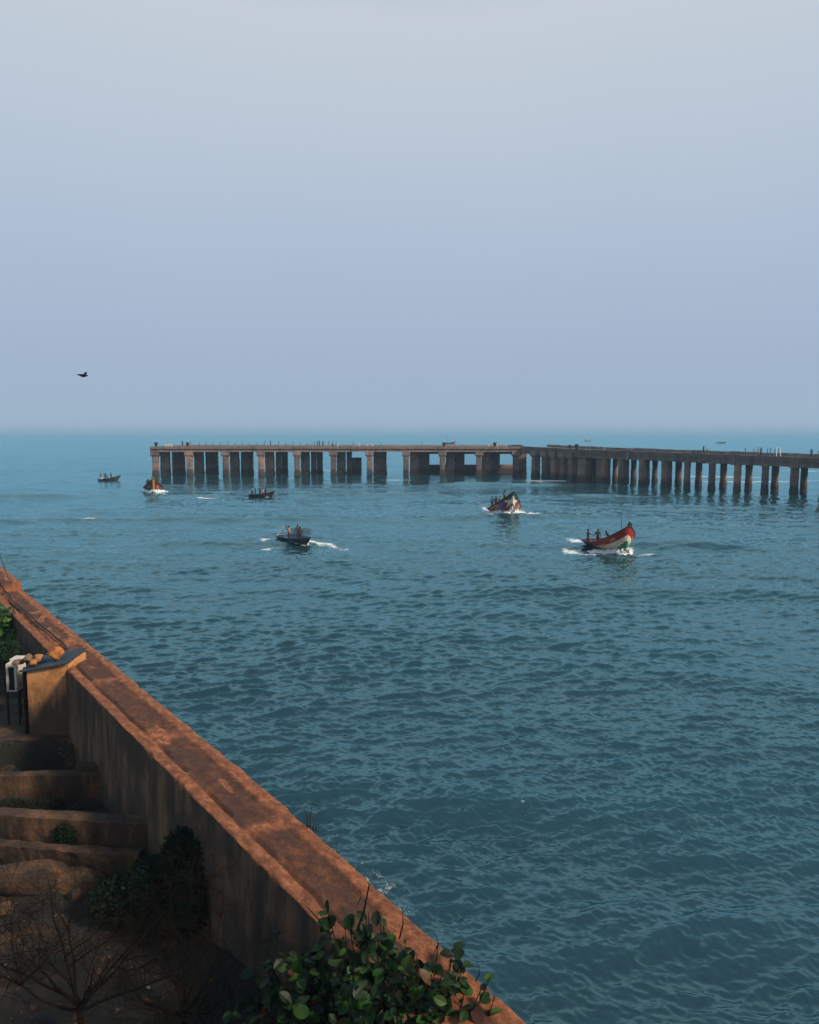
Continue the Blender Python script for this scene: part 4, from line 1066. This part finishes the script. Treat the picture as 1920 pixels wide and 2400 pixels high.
    for s in ('l', 'r'):
        hp, kk, aa = J['leg'+s]; i = len(pv); pv += [g(hp), g(kk)]; pr += [.118*k, .082*k]; pe += [(1, i), (i, i+1)]
        if not shorts: pv.append(tuple(Vector(g(kk)).lerp(Vector(g(aa)), .85))); pr.append(.066*k); pe.append((i+1, i+2))
    link('trousers', skin_mesh(pv, pe, pr, 0, 1), M['cloth'], pants)
    bm = bmesh.new(); bmesh.ops.create_uvsphere(bm, u_segments=14, v_segments=10, radius=1.0)
    bmesh.ops.delete(bm, geom=[q for q in bm.verts if q.co.z < -.05 and q.co.x > -.25 or q.co.z < -.5], context='VERTS')
    c = Vector(U((.005, 0, 1.645)))*k
    for q in bm.verts: q.co = Vector((q.co.x*.122*k, q.co.y*.112*k, q.co.z*.118*k)) + c
    me = bpy.data.meshes.new('hair'); bm.to_mesh(me); bm.free()
    if hat: link('hat', me, M['cloth'], hat)
    else: link('hair', me, M['hair'])
    return root

# ------------------------------------------------------------------ boats
class Boat:
    def __init__(s, name, label, L, beam, hmid, hbow, foot, th, pitch=0, roll=0, paint=None, rake=.9, full=.5, gun=(.02, .02, .03), group='fishing boats heading in', sink=0.0, hstern=None, nu=70, nt_=26, bowpow=.8):
        s.L, s.beam, s.hmid, s.hbow, s.rake, s.full, s.bp = L, beam, hmid, hbow, rake, full, bowpow
        s.hst = hmid if hstern is None else hstern
        d = Vector((math.sin(R(th)), -math.cos(R(th)), 0)); s.d = d; yaw = math.atan2(d.y, d.x); s.yaw = yaw
        foot = Vector(foot); c = foot - d*(L*.86)           # root stands at the stern on the waterline
        s.root = thing(name, label, 'boat', (c.x, c.y, -sink + sea_height_at(c.x, c.y)*.5), (R(roll), -R(pitch), yaw), group)
        s.mat = Matrix.LocRotScale(s.root.location, s.root.rotation_euler, None)
        mb = MB(); inner = MB()
        for side in (1, -1):
            P = [[s.P(i/nu, j/nt_, side) for j in range(nt_+1)] for i in range(nu+1)]
            for i in range(nu):
                for j in range(nt_):
                    q = [P[i][j], P[i+1][j], P[i+1][j+1], P[i][j+1]]; cen = sum((Vector(x) for x in q), Vector())/4
                    cc = paint((i+.5)/nu, (j+.5)/nt_, side, cen)
                    mb.add(q if side == -1 else q[::-1], [(0, 1, 2, 3)], 0, cc)
            for i in range(nu):
                for j in range(4, nt_):
                    q = [Vector(p) for p in (P[i][j], P[i+1][j], P[i+1][j+1], P[i][j+1])]
                    q = [Vector((p.x - .06*(i/nu > .9), p.y*.94 - .0*side, p.z - .004)) for p in q]
                    inner.add(q if side == 1 else q[::-1], [(0, 1, 2, 3)])
        tr = [s.P(0, j/nt_, 1) for j in range(nt_, -1, -1)] + [s.P(0, j/nt_, -1) for j in range(1, nt_+1)]
        mb.add(tr, [tuple(range(len(tr)))], 0, paint(0, .8, 1, Vector(tr[0])))
        mb.build('hull', M['paint'], s.root, smooth=True, local=True)
        inner.build('hull_lining', M['boat_in'], s.root, local=True)
        g = MB()
        for side in (1, -1):
            g.tube([Vector(s.P(i/nu, 1, side)) + Vector((0, 0, .015)) for i in range(nu+1)], .055, 6, 0, gun)
        g.tube([s.P(0, 1, 1), s.P(0, 1, -1)], .05, 6, 0, gun)
        g.build('gunwale', M['paint'], s.root, local=True)
        # floor and thwarts
        fl = MB(); n = 14; vs = []
        for i in range(n+1):
            u = .98*i/n*.93 + .02; t = s.tfloor(u); a, b = s.P(u, t, 1), s.P(u, t, -1)
            vs += [(a[0], a[1]*.93, a[2]+.01), (b[0], b[1]*.93, b[2]+.01)]
        fl.add(vs, [(2*i, 2*i+1, 2*i+3, 2*i+2) for i in range(n)]); fl.build('floor', M['wood'], s.root, local=True)
        for u in (.12, .30, .48, .64):
            m_ = MB(); a = s.P(u, .82, 1); b = s.P(u, .82, -1); m_.box((a[0]-.13, b[1]*.97, a[2]-.02), (a[0]+.13, a[1]*.97, a[2]+.02)); m_.build('thwart', M['wood'], s.root, local=True)
    def prof(s, u):
        w = min(1.0, (1-u)/s.full); b = (math.sin(w*math.pi/2)**s.bp) * s.beam/2
        b *= 1 - .16*max(0, (.35-u)/.35)**1.5
        r = 1 - b/(s.beam/2); hb = max(0, min(1, (1-u)/s.full)); r = 1-hb
        h = s.hmid + (s.hbow-s.hmid)*((.62*(1 - b/(s.beam/2))**1.05 + .38*r**1.25) * sstep(0, .12, r) if u > 1-s.full else 0) + (s.hst-s.hmid)*max(0, (.3-u)/.3)
        kz = -.42 + .50*max(0, (u-.72)/.28)**2.2 
        return b, h, kz
    def P(s, u, t, side):
        b, h, kz = s.prof(u)
        x = s.L*(u*.86) + s.L*.0 + s.rake*max(0, (u-.55)/.45)**1.6*(.15 + .85*t) + s.L*.14*max(0, (u-.7)/.3)*t*.6
        y = side*b*(t**.62)*(1 - .10*(1-t)) if t > 0 else 0.0
        z = kz + (h-kz)*(t**1.12)
        return (x, y, z)
    def tfloor(s, u):
        b, h, kz = s.prof(u); return max(.12, min(.9, ((.02-kz)/(h-kz))**(1/1.12)))
    def w(s, x, y, z): return s.mat @ Vector((x, y, z))
    def fz(s, x):
        u = min(.97, x/(s.L*.86)); return s.P(u, s.tfloor(u), 1)[2] + .02
def in_poly(x, y, poly):
    c = False; n = len(poly)
    for i in range(n):
        x1, y1 = poly[i]; x2, y2 = poly[(i+1) % n]
        if (y1 > y) != (y2 > y) and x < (x2-x1)*(y-y1)/(y2-y1)+x1: c = not c
    return c
RED = (.36, .022, .018); CREAM = (.86, .74, .54); DGREEN = (.015, .20, .10); BLUE = (.02, .22, .62); ORANGE = (.80, .27, .03); DK = (.03, .022, .024); WHITE = (.72, .72, .70)
def blotch(u, t, k): return float(vnoise(u*k, t*k*.6, 111))
def paint_near(u, t, side, c):
    if t > .95: return (.05, .012, .012)
    if ((u-.70)/.05)**2 + ((t-.66)/.09)**2 < 1: return ORANGE if ((u-.70)/.028)**2+((t-.66)/.05)**2 > 1 else (.7, .35, .03)
    if ((u-.86)/.035)**2 + ((t-.78)/.06)**2 < 1: return ORANGE
    if t > .64 + .10*(1-u): return RED if u > .28 else (.12, .03, .04)
    if u > .83 and t < .30 + (u-.83)*.7: return DGREEN
    if u > .58: return CREAM
    if u > .40: return WHITE if (int((u*3.0 + t)*9) % 2) else (.30, .03, .04)
    return (.14, .04, .055)
STAR = [(0, .80), (.085, .62), (.30, .565), (.155, .475), (.195, .31), (0, .50)]
def paint_star(u, t, side, c):
    y = abs(c.y)/3.5; z = c.z/3.5
    if t > .96: return (.03, .02, .02)
    if in_poly(y, z, STAR): return CREAM if side > 0 else (.74, .66, .54)  # star's sunward half painted lighter, the other half painted as if shaded
    if z > .64 - .15*y and u > .80: return (.012, .075, .06)
    if y < .065 and .20 < z < .40 - y*1.5: return (.72, .62, .5)
    if z < .47 - y*2.2: return BLUE if (.05 < y and z < .24) else DGREEN
    if .30 < y < .40 and .22 < z < .46: return BLUE
    if y > .40 and ((y-.52)/.16)**2 + ((z-.27)/.14)**2 < 1: return ORANGE if blotch(u*3, t, 9) > .42 else (.12, .09, .03)
    if y > .36 and z < .16: return (.36, .05, .035)
    return RED if blotch(u, t, 14) > .3 else (.13, .02, .03)
def paint_orange(u, t, side, c):
    y = abs(c.y); z = c.z
    if t > .95: return DK
    if y < .26 + .0*z and u > .8: return (.58, .24, .03)
    if ((y-.85)/.26)**2 + ((z-.75)/.36)**2 < 1: return (.60, .14, .05)
    if u > .75 and z > 1.5: return (.10, .02, .015)
    return (.07, .022, .022) if blotch(u, t, 10) < .55 else (.13, .03, .025)
def plain(a, b, band=None):
    def f(u, t, side, c):
        if band and t > .8: return band
        return a if blotch(u, t, 12) < .55 else b
    return f
def bow_spray(b, label, sc, seed):
    """torn white water thrown up along the bow: lumpy ridges either side of the stem"""
    rs = np.random.RandomState(seed); mb = MB(); L = b.L
    fx = L*.86
    for side in (1, -1):
        n, m_ = 46, 12; vs = []
        for i in range(n+1):
            a = i/n; x = fx + .35*sc - a*3.4*sc; yc = side*(.12*sc + a*1.75*sc)
            hh = (.42*(1-a)**.7 + .12) * sc * (.55 + .9*float(vnoise(a*14, seed*.7 + side, 121)))
            ww = (.28 + .5*a)*sc
            for j in range(m_+1):
                q = j/m_*2-1; z = hh*max(0, 1-abs(q)**1.6) * (.1 + 1.5*float(fbm(a*26 + 3, q*5 + seed, 123, 3))) - .07 - .16*(float(fbm(a*19, q*6 + 9 + seed, 127, 3)) > .56)
                vs.append((x + rs.uniform(-.05, .05)*sc, yc + q*ww + rs.uniform(-.06, .06)*sc, z + rs.uniform(0, .05)*sc))
        mb.add(vs, [(i*(m_+1)+j, (i+1)*(m_+1)+j, (i+1)*(m_+1)+j+1, i*(m_+1)+j+1) for i in range(n) for j in range(m_)])
    for k in range(int(150*sc)):                                    # flying drops
        a = rs.uniform(0, 1)**1.3; side = rs.choice((-1, 1)); p = Vector((fx + .4*sc - a*3.2*sc, side*(.15*sc + a*1.9*sc) + rs.normal(0, .2)*sc, abs(rs.normal(.2, .22))*sc*(1.1-a*.6)))
        r = rs.uniform(.012, .045)*sc
        mb.add([p + Vector((r, 0, 0)), p + Vector((0, r, 0)), p + Vector((-r, 0, 0)), p + Vector((0, -r, 0)), p + Vector((0, 0, r)), p + Vector((0, 0, -r))],
               [(0, 1, 4), (1, 2, 4), (2, 3, 4), (3, 0, 4), (1, 0, 5), (2, 1, 5), (3, 2, 5), (0, 3, 5)])
    root = b.root; o = mb.build('bow_spray', M['spray'], smooth=True)
    z = sea_height_at(*(root.location + b.d*L*.8).xy)
    o.location = (root.location.x, root.location.y, z*.6 + .02); o.rotation_euler = (0, 0, b.yaw)
    tag(o, label, 'spray', kind='stuff')
def foam_at(b, sc, strg):
    f = b.root.location + b.d*(b.L*.86); FOAM_SPOTS.append((f.x, f.y, b.d.x, b.d.y, sc, strg))
def crew(b, rows):
    for (x, y, dz, face, kw) in rows:
        zz = b.fz(x) + dz; p = b.w(x, y, zz); kw = dict(kw); lab = kw.pop('label'); pose = kw.pop('pose', 'stand')
        person(lab, p, b.yaw + R(face), pose, kw.pop('shirt', (.04, .04, .05)), kw.pop('pants', (.03, .03, .04)), **kw)
def crate(b, x, y, s, col, lab, nm='plastic_crate', cat='crate', dz=0):
    mb = MB(); sx_, sy_, sz_ = s; t = .03
    mb.box((-sx_/2, -sy_/2, 0), (sx_/2, sy_/2, .03), 0, col)
    for (x0, y0, x1, y1) in ((-sx_/2, -sy_/2, sx_/2, -sy_/2+t), (-sx_/2, sy_/2-t, sx_/2, sy_/2), (-sx_/2, -sy_/2+t, -sx_/2+t, sy_/2-t), (sx_/2-t, -sy_/2+t, sx_/2, sy_/2-t)):
        mb.box((x0, y0, .031), (x1, y1, sz_), 0, col)
    mb.box((-sx_/2-.02, -sy_/2-.02, sz_+.001), (sx_/2+.02, sy_/2+.02, sz_+.05), 0, tuple(c*.9 for c in col))
    o = mb.build(nm, M['paint']); p = b.w(x, y, b.fz(x)+dz); o.location = p; o.rotation_euler = b.root.rotation_euler; return tag(o, lab, cat)
def net_pile(b, x, y, r, col, lab, sd, dz=-.05):
    bm = bmesh.new(); bmesh.ops.create_icosphere(bm, subdivisions=4, radius=1); 
    for v in bm.verts:
        c = v.co; nse = float(fbm(c.x*2.5+sd, c.y*2.5+c.z*1.7, 131, 4)); f = .7 + .6*nse
        v.co = Vector((c.x*r[0]*f, c.y*r[1]*f, max(-.02, c.z)*r[2]*(f*1.3-.2)))
    me = bpy.data.meshes.new('fishing_net'); bm.to_mesh(me); bm.free()
    ca = me.color_attributes.new('Col', 'FLOAT_COLOR', 'CORNER'); ca.data.foreach_set('color', list((*col, 1.0))*len(me.loops)); me.materials.append(M['cloth'])
    o = bpy.data.objects.new('fishing_net', me); C.objects.link(o); o.location = b.w(x, y, b.fz(x)+dz); o.rotation_euler = (0, 0, b.yaw); tag(o, lab, 'net')
def pole(pa, pb, r, mat, nm, lab, cat):
    mb = MB(); mb.tube([pa, (Vector(pa)+Vector(pb))/2, pb], r, 6); return tag(mb.build(nm, mat, loc=pa), lab, cat)
def oar(pa, pb, lab, mat=None):
    pa, pb = Vector(pa), Vector(pb); d = (pb-pa).normalized(); mb = MB(); mb.tube([pa, pb], .03, 6)
    s = d.cross(Vector((0, 0, 1))).normalized()*.09; n = s.cross(d).normalized()*.012
    q = [pb - d*.05, pb + d*.55]; mb.add([q[0]-s*.4-n, q[0]+s*.4-n, q[1]+s-n, q[1]-s-n, q[0]-s*.4+n, q[0]+s*.4+n, q[1]+s+n, q[1]-s+n], [(3, 2, 1, 0), (4, 5, 6, 7), (0, 1, 5, 4), (1, 2, 6, 5), (2, 3, 7, 6), (3, 0, 4, 7)])
    return tag(mb.build('oar', mat or M['wood'], loc=pa), lab, 'oar')

def build_boats():
    M['spray'] = simple('white_water', (.78, .80, .80), (.62, .66, .68), s=6, rough=.9, bmp=.3)
    NAVY = (.018, .024, .04); BLK = (.012, .012, .014); PINK = (.62, .30, .34); GREY = (.20, .21, .20)
    # near boat on the right: red with a cream and green bow
    foot = at(1466, 1303)
    b = Boat('fishing_boat', 'red fishing boat with a cream and green bow, nearest on the right', 7.6, 4.2, .70, 2.5, foot, 13, pitch=3.5, roll=2, paint=paint_near, full=.44, gun=(.03, .012, .014), rake=.25, bowpow=.62)
    crew(b, [(.65, -1.25, .05, 40, dict(label='person in dark clothes standing on the stern corner of the red boat', pose='wide', shirt=NAVY, pants=BLK, arms=('fwd', 'down'))),
             (2.0, -.75, .1, -20, dict(label='bare headed person standing amidships behind the red crates', shirt=(.035, .018, .022), pants=BLK, arms=('down', 'hips'))),
             (3.7, -.3, .12, -95, dict(label='person bending over and leaning on the near side of the red boat', lean=.55, shirt=(.03, .02, .028), pants=BLK, arms=('low', 'out'))),
             (5.0, 1.3, 1.05, 0, dict(label='person in a white headband standing behind the bow of the red boat', shirt=BLK, pants=BLK, arms=('down', 'fwd'), hat=(.3, .3, .32)))])
    crate(b, 1.6, -1.05, (.75, .5, .42), (.62, .05, .045), 'red crate beside the legs of the amidships person', dz=.12)
    crate(b, 2.6, -.35, (.55, .5, .42), (.66, .03, .06), 'bright red crate in the middle of the red boat', dz=.14)
    crate(b, 2.15, -1.15, (.4, .4, .5), (.03, .10, .07), 'dark green box between the two red crates', 'box', 'box', dz=.14)
    net_pile(b, .75, .0, (.7, .85, .42), (.02, .16, .34), 'blue net heap at the stern of the red boat', 3, .05)
    net_pile(b, 2.2, -.45, (.9, .5, .42), (.02, .12, .11), 'dark teal net along the near side of the red boat', 8, .05)
    pole(b.w(5.7, .1, .5), b.w(5.7, .1, 3.45), .035, M['bluepole'], 'pole', 'thin blue pole standing near the bow of the red boat', 'pole')
    oar(b.w(4.6, .9, .95), b.w(5.8, 2.7, 1.05), 'long oar sticking out past the far side of the red boat')
    foam_at(b, 1.25, 1.0); bow_spray(b, 'white water thrown up round the bow of the red boat', 1.1, 5)
    # boat with the star
    foot = at(1199, 1213)
    b = Boat('fishing_boat', 'fishing boat with a big cream star on its tall dark green and red bow', 8.0, 4.9, .75, 3.3, foot, 9, pitch=3.5, roll=-1, paint=paint_star, full=.62, rake=.3, bowpow=.75)
    crew(b, [(5.0, -.55, 1.60, 0, dict(label='person in a dark vest with a white chest band standing high behind the star bow', shirt=(.02, .025, .05), pants=NAVY, vest=(.75, .75, .75), arms=('down', 'down'))),
             (2.7, -1.75, .75, -30, dict(label='leftmost of three people standing along the side of the star boat', shirt=(.16, .18, .2), pants=NAVY)),
             (3.0, -1.25, .8, 10, dict(label='middle of three people standing along the side of the star boat', shirt=(.03, .05, .07), pants=NAVY, arms=('fwd', 'down'))),
             (3.4, -.75, .85, 25, dict(label='third of three people at the side of the star boat, in a grey shirt', shirt=(.22, .23, .25), pants=NAVY, arms=('hips', 'down'))),
             (4.0, 1.7, .9, 60, dict(label='person crouching on the far side of the star boat beside an oar', pose='crouch', lean=.5, shirt=(.03, .04, .05), pants=NAVY, arms=('fwd', 'low')))])
    pole(b.w(5.6, .3, .6), b.w(5.6, .3, 5.4), .022, M['dark_metal'], 'pole', 'very thin antenna pole rising behind the star bow', 'pole')
    oar(b.w(3.6, 1.5, 1.2), b.w(4.4, 2.7, 1.15), 'oar pointing out from the far side of the star boat')
    mb = MB(); mb.box((4.4, -1.1, .25), (5.5, .6, b.fz(5.0)+1.58)); mb.build('deck_box', M['wood'], b.root, local=True)
    foam_at(b, 1.5, .95); bow_spray(b, 'white water breaking under the star bow', 1.35, 9)
    # orange striped boat
    foot = at(360, 1155)
    b = Boat('fishing_boat', 'dark red fishing boat with an orange stripe down its bow, left of the pier head', 6.8, 4.0, .6, 2.45, foot, 18, pitch=4, paint=paint_orange, full=.6, rake=.3, bowpow=.75)
    crew(b, [(1.2, -1.2, .5, 10, dict(label='bare chested person standing at the stern of the orange striped boat', bare=True, shirt=BLK, pants=BLK, arms=('fwd', 'hips'))),
             (1.8, -.8, .35, 30, dict(label='person in dark blue standing beside the bare chested one', shirt=NAVY, pants=BLK)),
             (4.0, -.9, .6, 0, dict(label='person in black standing close behind the orange striped bow', shirt=BLK, pants=BLK)),
             (4.75, -.1, 1.25, 0, dict(label='person in a pale shirt perched above the orange striped bow', shirt=(.28, .22, .16), pants=BLK, arms=('fwd', 'fwd')))])
    mb = MB(); mb.box((4.3, -.5, .2), (5.2, .5, b.fz(4.75)+1.23)); mb.build('deck_box', M['wood'], b.root, local=True)
    foam_at(b, 1.25, 1.0); bow_spray(b, 'white water under the orange striped bow', 1.15, 13)
    # boat with exhaust smoke
    foot = at(718, 1278)
    b = Boat('fishing_boat', 'low dark teal fishing boat trailing dark exhaust smoke', 6.4, 2.5, .60, 1.0, foot, 36, pitch=0, roll=-1, paint=plain((.02, .055, .07), (.07, .035, .04), (.03, .10, .15)), full=.42, rake=.5, gun=(.04, .14, .2))
    crew(b, [(1.9, -.25, .05, -110, dict(label='person in an orange shirt lifting a pole in the smoking boat', shirt=(.72, .20, .11), pants=NAVY, arms=('up', 'up'), hat=(.03, .03, .03))),
             (3.3, .15, .25, -60, dict(label='person in a grey brown shirt standing tallest in the smoking boat', shirt=(.10, .095, .08), pants=BLK, arms=('down', 'hips'))),
             (3.95, .1, .10, -70, dict(label='person in a maroon shirt at the front of the smoking boat', shirt=(.09, .03, .035), pants=BLK, arms=('hips', 'down')))])
    crate(b, .75, -.15, (.45, .45, .42), (.02, .17, .36), 'blue plastic tub at the stern of the smoking boat', 'plastic_tub', 'tub')
    net_pile(b, 2.9, -.45, (.8, .5, .4), (.03, .035, .05), 'dark net heap amidships in the smoking boat', 4)
    net_pile(b, 4.5, .0, (.6, .5, .36), (.02, .075, .06), 'green net heap in the bow of the smoking boat', 6)
    p = b.w(1.9, -.25, 0)
    a_, c_ = atd(648, 1251, p.y), atd(662, 1232, p.y); pole(a_ + Vector((0, 0, -.3)), c_ + Vector((.25, 0, .12)), .035, M['white_paint'], 'pole', 'white pole held up by the person in orange', 'pole')
    pole(atd(634, 1251, p.y+.5), atd(680, 1250, p.y+.5), .035, M['wood'], 'pole', 'dark pole lying level across the stern of the smoking boat', 'pole')
    oar(b.w(4.4, .6, .8), b.w(5.4, 2.1, .6), 'dark oar sticking out ahead of the smoking boat', M['dark_metal'])
    foam_at(b, .8, .62)
    # small dark boat in profile
    foot = at(637, 1166)
    b = Boat('fishing_boat', 'small dark maroon boat in profile carrying five standing people', 5.2, 1.6, .45, 1.2, foot, 74, pitch=1, paint=plain((.045, .022, .028), (.03, .016, .02)), full=.6, rake=.35)
    cl = [(.45, (.24, .25, .22), BLK, 'stern most person in a pale grey shirt in the maroon boat', 1.74), (1.2, (.03, .045, .055), BLK, 'second person from the stern of the maroon boat, in dark teal', 1.6),
          (2.0, (.035, .03, .045), BLK, 'middle person in a dark shirt in the maroon boat', 1.6), (2.75, PINK, (.3, .1, .12), 'person in pink in the maroon boat', 1.55), (3.2, (.30, .02, .035), BLK, 'person in a red shirt nearest the bow of the maroon boat', 1.65)]
    for i, (x, sh, pa, lab, hh) in enumerate(cl):
        crew(b, [(x, .1*(-1)**i, .0, (-30, 20, 60, -50, 80)[i], dict(label=lab, pose=('stride', 'stand', 'stand', 'stand', 'stand')[i], shirt=sh, pants=pa, h=hh, arms=(('low', 'down'), ('down', 'down'), ('hips', 'down'), ('fwd', 'down'), ('down', 'hips'))[i]))])
    foam_at(b, .45, .5)
    # grey boat far left
    foot = at(276, 1127)
    b = Boat('fishing_boat', 'small grey green boat farthest left on the water carrying four people', 5.6, 1.8, .45, 1.35, foot, 84, pitch=1, paint=plain((.045, .055, .05), (.10, .085, .055)), full=.65, rake=.5)
    crew(b, [(.5, -.1, .1, 20, dict(label='person in a reddish shirt standing at the stern of the grey green boat', shirt=(.22, .07, .06), pants=BLK, h=1.8, arms=('fwd', 'down'))),
             (1.6, .1, .1, -40, dict(label='person in black standing amidships in the grey green boat', shirt=BLK, pants=BLK, h=1.8)),
             (2.1, .1, .0, 10, dict(label='person sitting low in the grey green boat', pose='sit', shirt=NAVY, pants=BLK)),
             (3.1, .0, .1, 60, dict(label='person standing nearest the bow of the grey green boat', shirt=(.05, .06, .06), pants=(.12, .13, .12), h=1.8))])
    crate(b, .85, -.55, (.5, .4, .55), (.75, .75, .75), 'white drum at the stern of the grey green boat', 'drum', 'drum', dz=.2)
    foam_at(b, .35, .4)
    # boats beyond the pier
    foot = at(1065, 1040.5)
    b = Boat('distant_boat', 'distant red boat seen over the pier deck', 11, 3, 1.2, 3.0, foot, 80, paint=plain((.42, .05, .06), (.3, .04, .06)), full=.5, group='boats beyond the pier')
    pole(b.w(3, 0, .5), b.w(2.6, 0, 8.0), .12, M['dark_metal'], 'pole', 'tall dark mast of the distant red boat', 'mast').name = 'mast'
    crew(b, [(6.5, 0, .4, 0, dict(label='person in maroon standing in the distant red boat', shirt=(.2, .03, .05), pants=BLK))])
    foot = at(1371, 1034)
    b = Boat('distant_boat', 'distant pale canoe beyond the pier arm', 9, 1.8, .7, 2.2, foot, -74, paint=plain((.40, .36, .33), (.5, .46, .42)), full=.5, group='boats beyond the pier')
    crew(b, [(.8, 0, .2, 180, dict(label='person at the stern of the distant pale canoe', shirt=NAVY, pants=BLK, h=1.8))])
    foot = at(1699, 1038.5)
    b = Boat('distant_boat', 'distant dark low boat farthest right beyond the pier arm', 9, 2, .7, 1.2, foot, 80, paint=plain((.05, .06, .08), (.08, .08, .1)), full=.4, group='boats beyond the pier')
    crew(b, [(3.5, 0, .2, 0, dict(label='person in dark clothes in the distant low boat', shirt=NAVY, pants=BLK, h=1.8))])

def build_smoke():
    bm = bmesh.new()
    for (u, v, r) in ((697, 1250, (1.0, .8, .62)), (712, 1247, (.85, .7, .5)), (722, 1247, (.55, .5, .36)), (686, 1254, (.7, .6, .45))):
        c = atd(u, v, 86.5); ret = bmesh.ops.create_icosphere(bm, subdivisions=4, radius=1)
        for q in ret['verts']:
            p = q.co; f = .72 + .55*float(fbm(p.x*2+u, p.y*2+p.z*2, 141, 3)); q.co = Vector((p.x*r[0]*f, p.y*r[1]*f, p.z*r[2]*f)) + c
    me = bpy.data.meshes.new('exhaust_smoke'); bm.to_mesh(me); bm.free()
    m = bpy.data.materials.new('smoke'); m.use_nodes = True; t = m.node_tree; t.nodes.clear()
    v = N(t, 'ShaderNodeVolumePrincipled'); v.inputs['Color'].default_value = (.12, .15, .19, 1)
    geo = N(t, 'ShaderNodeNewGeometry'); n = noise(t, geo.outputs['Position'], (1, 1, 1), 1.3, 3)
    d = N(t, 'ShaderNodeMapRange'); d.inputs[1].default_value = .35; d.inputs[2].default_value = .7; d.inputs[3].default_value = .1; d.inputs[4].default_value = 2.0
    lk(t, n, d.inputs[0]); lk(t, d.outputs[0], v.inputs['Density'])
    lk(t, v.outputs[0], N(t, 'ShaderNodeOutputMaterial').inputs['Volume'])
    me.materials.append(m); o = bpy.data.objects.new('exhaust_smoke', me); C.objects.link(o); tag(o, 'dark exhaust smoke drifting over the low teal boat', 'smoke', kind='stuff')

def build_bird():
    c = atd(195, 880, 46); root = thing('bird', 'black bird gliding above the sea on the left', 'bird', c, (0, R(4), 0))
    mb = MB()
    xs = [-.30, -.22, -.12, 0, .10, .17, .22, .26, .30]; rs = [.03, .045, .075, .092, .080, .052, .050, .028, .006]; zs = [.03, .02, .0, -.012, -.005, .012, .014, .006, -.008]
    mb.tube([(x, 0, z) for x, z in zip(xs, zs)], rs, 10)
    mb.add([(-.25, -.035, .03), (-.25, .035, .03), (-.50, .09, .035), (-.50, -.09, .035), (-.25, -.03, .015), (-.25, .03, .015), (-.5, .085, .03), (-.5, -.085, .03)], [(0, 1, 2, 3), (7, 6, 5, 4), (0, 3, 7, 4), (1, 5, 6, 2), (2, 6, 7, 3)])
    mb.build('body', M['feather'], root, smooth=True, local=True)
    def wing(tip, sg):
        m = MB(); n = 12; vs = []
        for i in range(n+1):
            t = i/n; cx = .08 + (tip[0]-.08)*t + .08*math.sin(t*math.pi); cy = sg*.05 + (tip[1]-sg*.05)*t; cz = .03 + (tip[2]-.03)*t + .03*math.sin(t*math.pi)
            ch = .15*(1-t**2.2)**.6 + .03
            if t > .6: ch *= 1 + .15*(i % 2)
            for (a, th) in ((0, 0), (.3, .014*(1-t)), (1, 0), (.3, -.01)): vs.append((cx + .06 - ch*a, cy, cz + th - a*.02))
        fs = [(i*4+k, i*4+(k+1) % 4, (i+1)*4+(k+1) % 4, (i+1)*4+k) for i in range(n) for k in range(4)] + [(0, 1, 2, 3), (n*4+3, n*4+2, n*4+1, n*4)]
        m.add(vs, fs); m.build('wing', M['feather'], root, smooth=True, local=True)
    wing((-.46, .34, .0), 1); wing((.27, -.40, .20), -1)

def build_haze():
    mb = MB(); mb.box((-13000, -200, -4), (13000, 14000, 24)); 
    m = bpy.data.materials.new('haze'); m.use_nodes = True; t = m.node_tree; t.nodes.clear()
    v = N(t, 'ShaderNodeVolumePrincipled'); v.inputs['Color'].default_value = (.50, .76, 1.0, 1); v.inputs['Density'].default_value = .00030; v.inputs['Anisotropy'].default_value = 0.0
    lk(t, v.outputs[0], N(t, 'ShaderNodeOutputMaterial').inputs['Volume'])
    o = mb.build('haze', m); tag(o, 'thin bluish sea haze', 'haze', kind='stuff')

M['masonry'] = terrace_mat()
M['bluepole'] = simple('blue_pole', (.03, .12, .26), rough=.5, bmp=0)
build_ground(); build_sea_wall(); build_pier(); build_boats(); build_sea()
build_hut(); build_terraces(); build_plants(); build_smoke(); build_bird(); build_haze()
